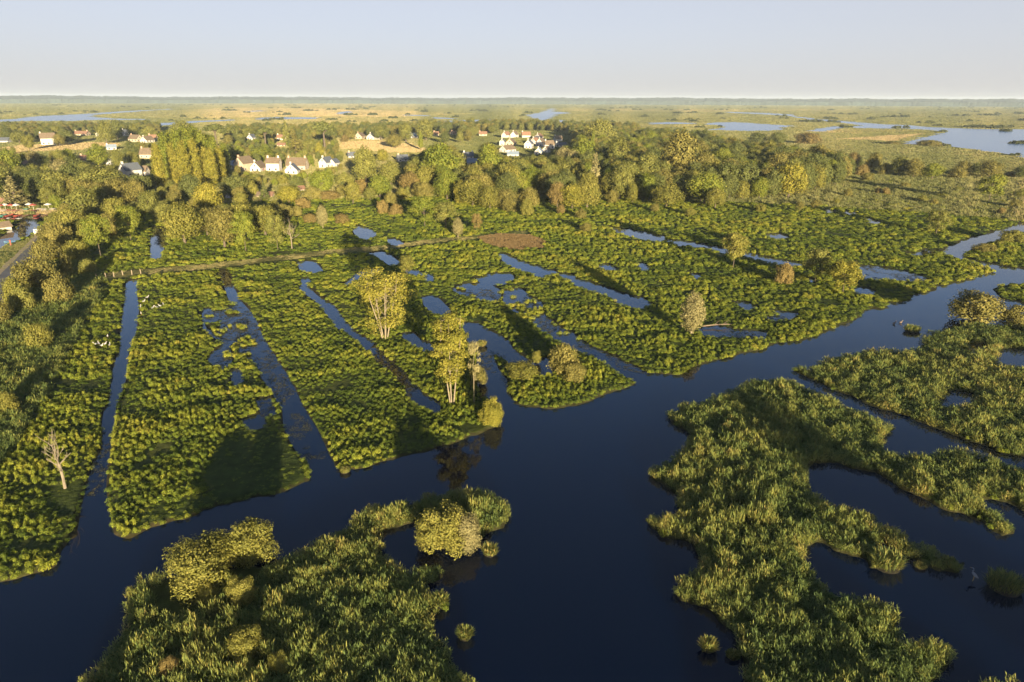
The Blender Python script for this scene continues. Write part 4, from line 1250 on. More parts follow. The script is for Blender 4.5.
for a in [('tall broadleaf', 441, 188, 138, 38, 'bright green'), ('tall broadleaf', 428, 186, 157, 21, 'mid green'), ('tall broadleaf', 457, 184, 147, 22, 'mid green'), ('tall broadleaf', 417, 184, 155, 19, 'mid green'),
          ('tall broadleaf', 489, 184, 140, 25, 'bright green'), ('broadleaf', 473, 206, 177, 35, 'golden'), ('broadleaf', 490, 209, 184, 27, 'golden'), ('bush', 461, 204, 179, 17, 'yellow green'), ('broadleaf', 507, 210, 187, 25, 'olive'),
          ('broadleaf', 517, 190, 156, 28, 'mid green'), ('broadleaf', 541, 182, 154, 23, 'mid green'), ('broadleaf', 563, 174, 145, 19, 'silvery'), ('broadleaf', 573, 176, 148, 17, 'silvery'), ('broadleaf', 563, 188, 160, 28, 'mid green'),
          ('conifer', 594, 196, 150, 18, 'silvery'), ('tall broadleaf', 583, 172, 134, 25, 'bright green'), ('tall broadleaf', 617, 176, 133, 28, 'mid green'), ('broadleaf', 624, 195, 158, 28, 'mid green'), ('tall broadleaf', 647, 188, 150, 27, 'mid green'),
          ('tall broadleaf', 677, 184, 126, 38, 'olive'), ('broadleaf', 702, 184, 150, 26, 'olive'), ('broadleaf', 664, 199, 167, 26, 'olive'), ('broadleaf', 704, 204, 170, 38, 'bright green'), ('broadleaf', 666, 207, 182, 30, 'golden'),
          ('broadleaf', 572, 209, 182, 28, 'yellow green'), ('broadleaf', 557, 208, 180, 18, 'russet'), ('broadleaf', 587, 208, 178, 30, 'golden'), ('broadleaf', 544, 194, 170, 18, 'bright green'), ('tall broadleaf', 607, 196, 167, 13, 'bright green'),
          ('broadleaf', 742, 200, 179, 15, 'golden'), ('tall broadleaf', 632, 203, 181, 11, 'golden'), ('broadleaf', 727, 186, 157, 26, 'olive'), ('broadleaf', 741, 192, 159, 24, 'golden'), ('broadleaf', 600, 150, 117, 30, 'mid green'),
          ('broadleaf', 757, 144, 132, 21, 'dark green'), ('broadleaf', 788, 198, 161, 32, 'yellow green'), ('broadleaf', 765, 195, 165, 22, 'olive'), ('broadleaf', 776, 184, 150, 22, 'olive'), ('broadleaf', 777, 145, 131, 17, 'dark green'),
          ('bush', 807, 144, 132, 30, 'russet'), ('broadleaf', 825, 172, 147, 21, 'olive'), ('broadleaf', 837, 172, 150, 17, 'olive'), ('broadleaf', 852, 170, 151, 15, 'russet'), ('broadleaf', 873, 172, 151, 16, 'olive'), ('broadleaf', 835, 182, 160, 19, 'golden'),
          ('broadleaf', 715, 208, 186, 20, 'golden'), ('bush', 640, 190, 174, 14, 'russet'), ('bush', 530, 206, 186, 22, 'olive'), ('bush', 805, 186, 166, 16, 'olive'), ('tall broadleaf', 592, 166, 128, 5, 'bright green')]:
    T(*a, RW)
HR = 'in the hedge line across the right meadow'
for a in [('broadleaf', 898, 176, 155, 19, 'mid green'), ('broadleaf', 913, 178, 157, 19, 'olive'), ('broadleaf', 932, 179, 162, 19, 'bright green'), ('bush', 956, 179, 166, 19, 'olive'), ('broadleaf', 962, 176, 160, 17, 'olive'),
          ('broadleaf', 975, 175, 162, 10, 'dark green'), ('broadleaf', 988, 178, 159, 26, 'olive'), ('broadleaf', 1021, 178, 165, 16, 'dark green'), ('bush', 1010, 177, 171, 12, 'russet'), ('bush', 884, 175, 162, 14, 'olive'), ('bush', 862, 176, 164, 14, 'russet'),
          ('bush', 930, 146, 139.5, 26, 'olive'), ('bush', 893, 144.5, 141, 16, 'olive')]:
    T(*a, HR)
# ================================================================== houses
WALL = {'white': simple_mat('white_render', (0.40, 0.38, 0.35), 0.85, 0.08, 0.6), 'beige': simple_mat('beige_render', (0.34, 0.28, 0.21), 0.85, 0.1, 0.6),
        'grey': simple_mat('grey_render', (0.27, 0.27, 0.29), 0.85, 0.1, 0.6), 'brown': simple_mat('brown_boards', (0.15, 0.10, 0.065), 0.85, 0.2, 1.5)}
ROOF = {'brown': simple_mat('brown_thatch', (0.115, 0.085, 0.058), 0.95, 0.25, 1.2, bump=0.4), 'slate': simple_mat('slate_roof', (0.075, 0.085, 0.105), 0.6, 0.2, 1.5, bump=0.2),
        'red': simple_mat('red_tile', (0.17, 0.095, 0.062), 0.9, 0.2, 1.5, bump=0.3), 'blue grey': simple_mat('blue_grey_slate', (0.16, 0.20, 0.26), 0.5, 0.15, 1.5, bump=0.2)}
m_glass = simple_mat('window_glass', (0.03, 0.035, 0.045), 0.08, 0.1, 1.0)
m_frame = simple_mat('window_frame_paint', (0.42, 0.41, 0.39), 0.6, 0.05, 1.0)
m_door = simple_mat('painted_door', (0.26, 0.06, 0.05), 0.6, 0.1, 1.0)
m_chim = simple_mat('chimney_brick', (0.36, 0.24, 0.18), 0.9, 0.2, 3.0)

house_px = []
def house(x, yb, yt, wpx, rot, wall, roof, label, depth=None, door=False, name='house', chimney=1, group=None, wins=True):
    X, Y = g(x, yb)
    wpx *= 0.9
    Ht = max(2.2, height_at(x, yb, yt) * 0.88)
    wm_ = metres(wpx, x, yb)
    gable = abs(math.sin(math.radians(rot))) > 0.7
    D_ = depth or (max(4.0, wm_) if gable else max(4.5, min(8.5, wm_ * 0.7)))
    if gable: Lr, Wd = (depth or wm_ * 1.35), wm_ * 0.92
    else: Lr, Wd = wm_ * 0.95, D_
    hr = min(Ht * 0.55, Wd * 0.52)
    hw = Ht - hr
    r = empty(name, (X, Y + (Lr if gable else Wd) * 0.5, LAND), math.radians(rot))
    a, c = Lr / 2, Wd / 2
    mb = MB().add([(-a, -c, -.4), (a, -c, -.4), (a, c, -.4), (-a, c, -.4), (-a, -c, hw), (a, -c, hw), (a, c, hw), (-a, c, hw), (-a, 0, Ht - .12), (a, 0, Ht - .12)],
                  [(0, 3, 2, 1), (0, 1, 5, 4), (2, 3, 7, 6), (1, 2, 6, 9, 5), (3, 0, 4, 8, 7), (4, 5, 9, 8), (6, 7, 8, 9)])
    mb.build('wall', WALL[wall], r)
    ov, th = 0.35, 0.22
    sl = hr / c
    e = c + ov
    z0 = hw - ov * sl
    rb = MB()
    for s in (-1, 1):
        p = [(-a - ov, s * e, z0), (a + ov, s * e, z0), (a + ov, s * 0.0, Ht), (-a - ov, 0.0, Ht)]
        q = [(v[0], v[1], v[2] + th) for v in p]
        f = [(0, 1, 5, 4), (1, 2, 6, 5), (2, 3, 7, 6), (3, 0, 4, 7), (4, 5, 6, 7), (3, 2, 1, 0)]
        rb.add(p + q, f if s < 0 else [tuple(reversed(k)) for k in f])
    ro = rb.build('roof', ROOF[roof], r)
    cs = (-1, 1)[:chimney] if chimney < 3 else (-1, 1)
    for s in cs[:chimney]:
        xx = s * (a - 0.7)
        MB().box(xx - .45, xx + .45, -.35, .35, Ht - .5, Ht + 1.0).box(xx - .52, xx + .52, -.42, .42, Ht + 1.0, Ht + 1.15).build('chimney', m_chim if wall != 'white' else WALL['white'], ro)
    if wins:
        near = yb > 150
        def window(cx, cy_, cz, w, h, ax):
            k = 0.04
            if ax == 'y':
                sg = -1 if cy_ < 0 else 1
                wd = MB().box(cx - w / 2, cx + w / 2, cy_ + min(0, sg * k), cy_ + max(0, sg * k), cz - h / 2, cz + h / 2).build('window', m_frame if near else m_glass, r)
                if near: MB().box(cx - w / 2 + .1, cx + w / 2 - .1, cy_ + min(sg * k, sg * k * 1.6), cy_ + max(sg * k, sg * k * 1.6), cz - h / 2 + .1, cz + h / 2 - .1).build('pane', m_glass, wd)
            else:
                sg = -1 if cx < 0 else 1
                wd = MB().box(cx + min(0, sg * k), cx + max(0, sg * k), cy_ - w / 2, cy_ + w / 2, cz - h / 2, cz + h / 2).build('window', m_frame if near else m_glass, r)
                if near: MB().box(cx + min(sg * k, sg * k * 1.6), cx + max(sg * k, sg * k * 1.6), cy_ - w / 2 + .1, cy_ + w / 2 - .1, cz - h / 2 + .1, cz + h / 2 - .1).build('pane', m_glass, wd)
        nwin = max(1, int(Lr // 3))
        zc = min(1.5, hw * .55)
        for i in range(nwin):
            xx = (i + .5) / nwin * Lr - a
            if door and i == nwin // 2: continue
            window(xx, -c, zc, 1.1, min(1.3, hw * .5), 'y')
        for s in (-1, 1):
            for yy in ((-c * .45, c * .45) if Wd > 5.5 else (0,)):
                window(s * a, yy, zc, 1.0, min(1.3, hw * .5), 'x')
            if hr > 2.2: window(s * a, 0, hw + hr * .35, 0.9, 1.0, 'x')
        if door:
            dr = MB().box(-.5, .5, -c - .06, -c, 0, 2.0).build('door', m_door, r)
            MB().box(.32, .40, -c - .10, -c - .06, .95, 1.05).build('handle', m_frame, dr)
    house_px.append((x, yb, yt, wpx))
    return tag(r, label, name.replace('_', ' ').split(' ')[-1], group)

HV, HH = 'houses of the village', 'houses of the far hamlet'
h = house
# left village
h(46, 145, 131.5, 15, 35, 'white', 'brown', 'white house with brown roof behind the sandy field at far left', group=HV)
h(80, 136, 130.5, 15, 0, 'beige', 'red', 'long low reddish roofed house beyond the sandy field', group=HV, chimney=2)
h(98, 136.5, 131, 5, 90, 'white', 'brown', 'tiny white gable right of the long low reddish house', group=HV)
h(127, 136, 129, 13, 10, 'white', 'slate', 'white house with dark slate roof and two chimneys behind the poplars', group=HV, chimney=2)
h(134, 142, 134, 13, -20, 'beige', 'brown', 'beige thatched house left of the poplar clump', group=HV)
h(145, 143, 135.5, 9, 75, 'white', 'brown', 'white gable just left of the poplar tops', group=HV)
h(152, 141, 134, 9, 0, 'beige', 'red', 'small reddish roofed house touching the poplars', group=HV)
h(147, 159, 147, 17, 0, 'beige', 'brown', 'wide beige house with big brown roof below the poplar tops', group=HV)
h(127, 178, 162, 14, 60, 'white', 'slate', 'white gabled house at the wood edge left of the poplars', group=HV)
h(140, 176, 165, 14, 0, 'white', 'brown', 'brown roofed wing beside the white gabled house by the poplars', group=HV, chimney=0)
h(111, 166, 154, 13, 25, 'grey', 'slate', 'dark slate roofed grey house between trees left of the poplars', group=HV)
h(86, 162, 155, 18, 5, 'brown', 'red', 'long low red roofed building in the left wood', group=HV)
h(29, 165.5, 160.5, 14, 0, 'white', 'red', 'low white house half hidden in the left wood', group=HV, chimney=0)
h(47, 164.5, 160, 7, 0, 'beige', 'red', 'little beige house right of the low white one in the left wood', group=HV, chimney=0)
h(94, 150, 145, 7, 90, 'white', 'blue grey', 'small bluish white house at the right end of the sandy field', group=HV)
h(110, 150, 144, 10, 30, 'white', 'blue grey', 'bluish white house with pale roof near the sandy field', group=HV)
h(3, 143, 137, 12, 0, 'grey', 'slate', 'grey shed with dark roof at the left edge by the field', group=HV, name='shed', chimney=0, wins=False)
# village centre
h(250.5, 140.5, 133.5, 7, 80, 'white', 'slate', 'small white gable between two pines in the village', group=HV)
h(281, 140, 134, 10, 10, 'white', 'red', 'white house right of the second village pine', group=HV)
h(281, 146.5, 142.5, 9, 0, 'beige', 'red', 'low reddish roof below the white house by the conical tree', group=HV, chimney=0)
h(242, 172, 155, 14, 70, 'beige', 'brown', 'beige gabled house with chimney at the left of the village row', group=HV)
h(231, 170, 160, 9, 60, 'white', 'blue grey', 'bluish house in shade beside the poplar clump', group=HV)
h(256, 172.5, 160.5, 13, 85, 'white', 'brown', 'white gabled house with red door in the village row', group=HV, door=True)
h(273, 172, 156, 15, 0, 'white', 'brown', 'white house with brown roof and chimneys in the middle of the village row', group=HV, chimney=2)
h(296, 171, 156.5, 22, 0, 'beige', 'brown', 'large beige house with brown roof in the village row', group=HV, chimney=2)
h(291.5, 175, 162.5, 15, 88, 'white', 'slate', 'white gable with dark roof in front of the large beige house', group=HV, depth=5)
h(325, 168.5, 156, 11, 70, 'white', 'slate', 'white double gabled house at the right of the village row', group=HV)
h(333.5, 168, 158, 8, 75, 'white', 'slate', 'smaller white gable leaning on the double gabled house', group=HV, chimney=0)
h(260, 198, 192, 8, 0, 'beige', 'brown', 'left one of two garden sheds beside the marsh', name='shed', chimney=0, wins=False, group='garden sheds')
h(269, 198, 192.5, 7, 0, 'beige', 'red', 'right one of two garden sheds beside the marsh', name='shed', chimney=0, wins=False, group='garden sheds')
h(229, 199, 192, 7, 80, 'grey', 'slate', 'grey garden shed right below the poplar clump', name='shed', chimney=0, wins=False, group='garden sheds')
h(300, 191.5, 187.5, 6, 30, 'white', 'red', 'tiny pale shed among the garden trees', name='shed', chimney=0, wins=False, group='garden sheds')
h(359, 139, 132, 9, 80, 'beige', 'brown', 'beige house left of the white gable above the pale field', group=HV)
h(373, 140, 132.5, 11, 65, 'white', 'slate', 'white gabled house with dark roof above the pale field', group=HV)
h(413, 138.5, 132.5, 8, 30, 'white', 'blue grey', 'bluish white house above the right end of the pale field', group=HV)
h(436, 136, 131, 6, 0, 'beige', 'red', 'tiny beige house in the tree belt right of the pale field', group=HV)
h(453, 135, 130.5, 5, 60, 'beige', 'red', 'smallest reddish house in the tree belt before the hamlet', group=HV)
h(483, 136, 131, 9, 0, 'beige', 'red', 'terracotta roofed house just left of the hamlet', group=HV)
h(351, 158.5, 151.5, 8, 20, 'grey', 'slate', 'small dark roofed house below the pale field', group=HV)
h(402, 162, 154, 12, 20, 'grey', 'slate', 'dark slate roofed house below the right part of the pale field', group=HV)
h(468, 159, 151.5, 12, 10, 'white', 'slate', 'grey roofed white house alone in the trees left of the hamlet', group=HV, chimney=2)
h(472, 165, 158, 11, 0, 'white', 'blue grey', 'bluish roofed annexe in front of the house alone in the trees', group=HV, chimney=0)
# far hamlet
for (x, yb, yt, w, rot, wl, rf, lb) in [
    (506, 138, 131, 7, 60, 'white', 'red', 'leftmost house of the hamlet back row'), (514.5, 138, 130.5, 7, 70, 'white', 'brown', 'second house from left in the hamlet back row'),
    (526, 138, 131, 10, 10, 'white', 'red', 'middle house of the hamlet back row'), (539, 139, 133, 8, 70, 'white', 'red', 'narrow gable right of the hamlet back row middle'),
    (558, 141.5, 135, 9, 20, 'white', 'brown', 'rightmost brown roofed house of the hamlet back row'), (502.5, 146, 138, 6, 80, 'white', 'slate', 'white gable with chimney at the left end of the hamlet'),
    (511, 146, 138, 10, 75, 'beige', 'brown', 'brown house in the middle left of the hamlet'), (507.5, 153, 144.5, 12, 50, 'white', 'brown', 'brown roofed white gable at the front left of the hamlet'),
    (513, 157, 151, 13, 0, 'white', 'blue grey', 'low blue roofed house at the very front left of the hamlet'), (529, 149, 138.5, 9, 78, 'white', 'slate', 'tall white gable in the middle of the hamlet'),
    (535, 144, 137, 7, 60, 'white', 'red', 'reddish roofed house behind the tall white hamlet gable'), (541, 147, 137.5, 9, 70, 'white', 'brown', 'brown roofed gable right of the tall white hamlet gable'),
    (549, 149, 139.5, 11, 20, 'white', 'brown', 'wide brown roofed house at the right of the hamlet'), (539, 155, 147, 9, 80, 'white', 'blue grey', 'blue grey gable at the front middle of the hamlet'),
    (546.5, 153, 145.5, 7, 70, 'white', 'brown', 'small white gable at the front right of the hamlet'), (561, 147, 142, 12, 0, 'white', 'slate', 'long slate roofed house at the right end of the hamlet')]:
    h(x, yb, yt, w, rot, wl, rf, lb, group=HH, wins=(yb > 143))
# riverside building by the boats
h(3, 206, 197, 20, 0, 'beige', 'red', 'red roofed riverside building behind the moored boats', group=HV, chimney=0)
h(0, 230, 223, 9, 60, 'white', 'brown', 'tiny brown roofed hut at the left edge beside the canal', name='hut', chimney=0, wins=False)

# ================================================================== the woods' other trees
def blocks_house(x, yb, yt, w):
    for hx, hb, ht, hw in house_px:
        if abs(x - hx) < (w + hw) / 2 + 1 and yb > hb - 1 and yt < hb - 3: return True
        if abs(x - hx) < (w + hw) / 2 and abs(yb - hb) < 3: return True
    return False
fill = []
frng = np.random.default_rng(101)
ZONES = [([(470, 162), (500, 160), (575, 152), (600, 138), (690, 140), (760, 158), (840, 168), (850, 181), (800, 197), (720, 203), (600, 201), (520, 206), (450, 201), (412, 190), (420, 166)], 8.0, (9, 13.5), 'in the big wood right of the village'),
         ([(-60, 168), (60, 166), (150, 178), (152, 200), (112, 214), (70, 214), (50, 206), (0, 200), (-60, 212)], 8.5, (8, 11.5), 'in the left wood below the field'),
         ([(430, 128), (520, 126), (640, 130), (640, 140), (575, 148), (568, 132), (500, 130.5), (480, 142), (430, 145)], 12, (9, 13), 'in the tree belt round the hamlet'),
         ([(0, 129), (160, 128), (160, 139), (60, 141), (0, 142)], 11, (7, 11), 'among the village houses'),
         ([(225, 131), (430, 127), (430, 139), (340, 140), (225, 147)], 11, (7, 11), 'among the village houses'),
         ([(150, 190), (230, 200), (350, 196), (420, 190), (420, 203), (360, 206), (300, 200), (240, 245), (160, 245)], 11, (4.5, 7.5), 'in the gardens below the village'),
         ([(225, 143), (335, 142), (345, 166), (225, 166)], 11, (4, 7.5), 'among the village houses'),
         ([(-40, 152), (125, 148), (160, 150), (160, 170), (60, 166), (-40, 168)], 13, (4, 8), 'among the village houses'),
         ([(225, 168), (345, 166), (350, 190), (300, 186), (240, 188)], 8.5, (2.5, 5), 'in the gardens below the village'),
         ([(640, 140), (760, 150), (830, 160), (890, 168), (880, 178), (800, 172), (700, 160), (640, 150)], 15, (4, 8), 'at the edge of the big wood')]
PROB = [['mid green', 'dark green', 'bright green', 'olive', 'dark green', 'golden', 'dark green'], ['mid green', 'dark green', 'mid green', 'olive'], ['dark green', 'mid green', 'olive'], ['dark green', 'mid green', 'olive'],
        ['dark green', 'mid green', 'olive'], ['olive', 'golden', 'mid green'], ['mid green', 'dark green', 'olive', 'bright green'], ['mid green', 'dark green', 'olive'], ['mid green', 'dark green', 'olive', 'bright green'], ['olive', 'russet', 'mid green', 'dark green']]
hand_xy = [g(a_, b_) for a_, b_, _c, _d in tree_px]
hx_ = np.array(hand_xy)
for zi, (zp, sp, hr_, where) in enumerate(ZONES):
    Q = GP(*zp)
    lo, hi = Q.min(0), Q.max(0)
    gx, gy = np.meshgrid(np.arange(lo[0], hi[0], sp), np.arange(lo[1], hi[1], sp))
    pts = np.stack((gx.ravel(), gy.ravel()), 1) + frng.uniform(-.42, .42, (gx.size, 2)) * sp
    pts = pts[in_poly(pts, Q)]
    pts = pts[land_sd(pts) > 1.5]
    for X, Y in pts:
        if np.min(np.hypot(hx_[:, 0] - X, hx_[:, 1] - Y)) < sp * 0.62: continue
        Hm = frng.uniform(*hr_) * (1.0 if frng.uniform() > .12 else 1.2); Wm = Hm * frng.uniform(0.62, 0.9)
        px, py = to_px(X, Y, LAND); tx, ty = to_px(X, Y, LAND + Hm)
        w = Wm / (Y / CP) * F
        if blocks_house(px, py, ty, w): continue
        if py < 152 and 338 < px < 430 and ty < 150 and py > 141: continue
        if -20 < px < 124 and py > 142 and ty < 148 and frng.uniform() > 0.12: continue
        fill.append((Y, X, Hm, Wm, PROB[zi][int(frng.integers(0, len(PROB[zi])))], where, px))
fill.sort()
N_THING = 175
for Y, X, Hm, Wm, colr, where, px in fill[:N_THING]:
    kd = 'tall broadleaf' if Wm / Hm < 0.72 else 'broadleaf'
    r = put_tree(kd, X, Y, Hm, Wm, colr, frng)
    r['category'] = 'tree'
    placed.append((r, None, px, (colr, kd, where)))
# the rest stand behind those as one mass
def joined(kind, colr):
    tk, ck, H0, W0 = TREES[kind][int(frng.integers(0, len(TREES[kind])))]
    bm = bmesh.new(); bm.from_mesh(ck); nf = len(bm.faces); bm.from_mesh(tk)
    bm.faces.ensure_lookup_table()
    for f in bm.faces[nf:]: f.material_index = 1
    me = bpy.data.meshes.new('wood_tree'); bm.to_mesh(me); bm.free()
    me.materials.append(LEAF[colr]); me.materials.append(m_bark)
    return me, H0, W0
WT = []
c = PROTO['wood_tree'] = bpy.data.collections.new('wood_tree')
for i, colr in enumerate(('dark green', 'mid green', 'olive', 'bright green', 'golden', 'russet')):
    me, H0, W0 = joined('broadleaf' if i % 2 else 'tall broadleaf', colr)
    o = bpy.data.objects.new('wood_tree_%02d' % i, me); c.objects.link(o); WT.append((colr, H0, W0))
rest = fill[N_THING:]
if rest:
    ids = np.array([[q_[0] for q_ in WT].index(f[4]) for f in rest])
    scv = np.array([(f[3] / WT[i][2], f[3] / WT[i][2], f[2] / WT[i][1]) for f, i in zip(rest, ids)])
    n = len(rest)
    scatter('distant_wood', 'wood_tree', np.array([(f[1], f[0], LAND) for f in rest]), scv, np.stack((np.zeros(n), np.zeros(n), frng.uniform(0, 6.28, n)), 1), ids, np.zeros(n), 'dense far part of the wood and tree belts behind the village')

# ------------------------------------------------------------------ labels of the trees
WORD = {'broadleaf': 'broadleaf tree', 'tall broadleaf': 'tall broadleaf tree', 'bush': 'round bush', 'near bush': 'round bush', 'poplar': 'poplar', 'small open': 'airy small tree', 'egg shaped': 'egg shaped tree',
        'pine': 'umbrella pine', 'conifer': 'conical tree', 'thin': 'thin tree'}
ONES = ['', 'first', 'second', 'third', 'fourth', 'fifth', 'sixth', 'seventh', 'eighth', 'ninth', 'tenth', 'eleventh', 'twelfth', 'thirteenth', 'fourteenth', 'fifteenth', 'sixteenth', 'seventeenth', 'eighteenth', 'nineteenth']
def nth(i):
    if i < 20: return ONES[i]
    return {2: 'twenty', 3: 'thirty', 4: 'forty', 5: 'fifty'}[i // 10] + ('-' + ONES[i % 10] if i % 10 else '')
byk = {}
for r, ph, x, grp in placed:
    if isinstance(ph, str):
        r['label'] = ph
    elif ph is None:
        colr, kd, where = grp
        byk.setdefault((colr, kd, 'tree', where), []).append((x, r))
    else:
        byk.setdefault(ph, []).append((x, r))
for (colr, kd, cat, where), lst in byk.items():
    lst.sort(key=lambda q_: q_[0])
    for i, (x, r) in enumerate(lst):
        if len(lst) == 1: r['label'] = 'only %s %s %s' % (colr, WORD[kd], where)
        elif i == 0: r['label'] = 'leftmost %s %s %s' % (colr, WORD[kd], where)
        elif i == len(lst) - 1: r['label'] = 'rightmost %s %s %s' % (colr, WORD[kd], where)
        else: r['label'] = '%s %s %s from left %s' % (nth(i + 1), colr, WORD[kd], where)
        r['group'] = '%ss %s' % (cat, where)
# ================================================================== small things
# ---- dead trees
def dead_tree(x, yb, yt, wpx, label, seed, leafy=False):
    rg = random.Random(seed)
    X, Y = g(x, yb); Hm = height_at(x, yb, yt); Wm = metres(wpx, x, yb)
    r = empty('dead_tree', (X, Y, LAND - .05))
    fork = Hm * 0.46
    MB().tube([(0, 0, -.3), (.06, 0, fork * .5), (-.03, .05, fork)], [0.20, 0.15, 0.115], 8).build('trunk', m_deadwood, r)
    def branch(p, d, L, rad_, depth, mb):
        pts = [p]; dd = Vector(d).normalized()
        for k in range(4):
            dd = (dd + Vector((rg.uniform(-.25, .25), rg.uniform(-.25, .25), rg.uniform(-.08, .22)))).normalized()
            pts.append(pts[-1] + dd * L / 4)
        mb.tube(pts, [rad_, rad_ * .8, rad_ * .6, rad_ * .42, rad_ * .2], 5)
        if depth:
            for k in range(3):
                q = pts[rg.choice((1, 2, 3))]
                branch(q, dd + Vector((rg.uniform(-1.1, 1.1), rg.uniform(-.7, .7), rg.uniform(-.1, .6))), L * rg.uniform(.4, .6), rad_ * .55, depth - 1, mb)
    n = 8
    for k in range(n):
        mb = MB(); a = 2 * math.pi * k / n + rg.uniform(-.3, .3)
        if k % 2 == 0:
            t_ = rg.uniform(.35, .8); d_ = (math.cos(a) * t_, math.sin(a) * t_, 1.0); L = (Hm - fork) * rg.uniform(.78, 1.0); z_ = fork * .97
        else:
            d_ = (math.cos(a), math.sin(a) * .7, rg.uniform(.25, .7)); L = Wm * rg.uniform(.36, .5); z_ = fork * rg.uniform(.66, .95)
        branch(Vector((0, 0, z_)), d_, L, .07, 2, mb)
        mb.build('branch', m_deadwood, r)
    return tag(r, label, 'dead tree')
dead_tree(65, 488, 433, 26, 'bare bleached dead tree in the lower left marsh plot', 4)
dead_tree(292, 249, 217, 24, 'bare pale dead tree on the upper marsh fringe by the track', 9)

# ---- fallen trunk by the silvery tree
X, Y = g(716, 326)
r = empty('fallen_trunk', (X, Y, LAND + .1), 0.15, (.55, .6, .6))
m_pinkwood = simple_mat('weathered_log', (0.13, 0.095, 0.07), 0.9, 0.25, 4)
MB().tube([(-4.6, 0, 0), (-1.5, .2, .15), (2, 0, .3), (5.2, .3, .1)], [.18, .16, .13, .06], 7).build('trunk', m_pinkwood, r)
for p, q in (((-.5, .1, .2), (2.5, 2.2, .9)), ((1.5, 0, .3), (5.0, -1.4, .6)), ((2.5, .1, .2), (5.6, 1.6, 1.1)), ((.6, .1, .2), (1.0, -1.8, .7))):
    m_ = tuple((p[i] + q[i]) / 2 for i in range(3))
    MB().tube([p, (m_[0], m_[1], m_[2] + .2), q], [.07, .05, .02], 5).build('branch', m_pinkwood, r)
tag(r, 'fallen bleached trunk with branches lying in the pool beside the silvery tree', 'fallen trunk')

# ---- fence posts where the track begins
m_post = simple_mat('weathered_post', (0.20, 0.16, 0.11), 0.9, 0.2, 6)
pm = MB().tube([(0, 0, -.3), (.01, 0, .6), (0, .01, 1.25)], [.10, .09, .075], 7).mesh('fence_post', m_post)
NUMW = ['leftmost', 'second', 'third', 'fourth', 'fifth', 'rightmost']
for i, (x, y) in enumerate([(97, 279), (106, 278), (114, 277), (123, 275.5), (132, 275), (141, 274)]):
    X, Y = g(x, y)
    o = mesh_obj('fence_post', pm); o.location = (X, Y, LAND); o.rotation_euler = (random.uniform(-.06, .06), random.uniform(-.06, .06), random.uniform(0, 3)); o.scale = (1.2, 1.2, 1.0)
    tag(o, '%s pale wooden post%s at the left end of the track' % (NUMW[i], '' if i in (0, 5) else ' from left'), 'fence post', 'posts at the end of the track')

# ---- birds
m_white = simple_mat('white_feathers', (0.34, 0.33, 0.32), 0.8, 0.08, 10)
m_greyf = simple_mat('grey_feathers', (0.13, 0.14, 0.16), 0.8, 0.15, 10)
m_brownf = simple_mat('brown_feathers', (0.16, 0.11, 0.07), 0.8, 0.25, 12)
m_bill = simple_mat('bill', (0.45, 0.28, 0.05), 0.6, 0.1, 10)
def skin_bird(name, segs, mat, parent=None):
    mb = MB()
    for pts, rd in segs: mb.tube(pts, rd, 8)
    return mb.build(name, mat, parent, True)
def bird(x, y, rz, label, size=1.0, mat=None, group='white birds resting in the marsh', z=0.55, floating=False):
    X, Y = g(x, y, 0.02 if floating else LAND)
    r = empty('bird', (X, Y, 0.0 if floating else LAND), rz, (size,) * 3)
    mat = mat or m_white
    zb = 0.05 if floating else 0.32
    body = skin_bird('body', [([(-.34, 0, zb + .10), (-.22, 0, zb + .10), (0, 0, zb + .11), (.18, 0, zb + .16), (.27, 0, zb + .28), (.29, 0, zb + .40), (.33, 0, zb + .47), (.40, 0, zb + .47), (.44, 0, zb + .46)],
                               [.02, .085, .145, .12, .06, .045, .065, .055, .015])], mat, r)
    for s in (-1, 1):
        MB().add([(.14, s * .10, zb + .20), (.02, s * .165, zb + .17), (-.30, s * .10, zb + .13), (-.42, s * .03, zb + .12), (-.1, s * .09, zb + .25), (-.08, s * .13, zb + .05)],
                 [(0, 1, 4), (1, 2, 4), (2, 3, 4), (0, 5, 1), (1, 5, 2), (2, 5, 3)] if s > 0 else [(4, 1, 0), (4, 2, 1), (4, 3, 2), (1, 5, 0), (2, 5, 1), (3, 5, 2)]).build('wing', m_greyf if mat is m_white else mat, r)
        if not floating: MB().tube([(-.02, s * .05, zb + .02), (-.03, s * .05, zb - .16), (0, s * .05, zb - .36)], [.016, .012, .012], 5).build('leg', m_bill, r)
    MB().tube([(.42, 0, zb + .465), (.54, 0, zb + .44)], [.018, .004], 5).build('bill', m_bill, r)
    return tag(r, label, 'bird', group)
bl_ = [(96, 346), (99.5, 345.5), (102, 347.5), (105, 346), (108, 338), (110, 347)]
for i, (x, y) in enumerate(bl_):
    bird(x, y, random.uniform(0, 6.28), '%s white bird of the flock left of the left ditch' % ('leftmost', 'second from left', 'third from left', 'fourth from left', 'upper', 'rightmost')[i], 0.95)
br_ = [(144, 303), (147.5, 299), (141, 308.5), (141.5, 315), (153, 309.5), (157, 309), (160.5, 307.5), (164, 306.5)]
for i, (x, y) in enumerate(br_):
    bird(x, y, random.uniform(0, 6.28), '%s white bird of the flock right of the left ditch' % ('second lowest left', 'highest', 'left', 'lowest', 'fifth from left', 'sixth from left', 'seventh from left', 'rightmost')[i], 0.95)
bird(894, 324, 0.4, 'left one of two ducks swimming in the right river', 1.1, m_brownf, 'ducks on the river', floating=True)
bird(900.5, 323, 0.2, 'right one of two ducks swimming in the right river', 1.0, m_brownf, 'ducks on the river', floating=True)
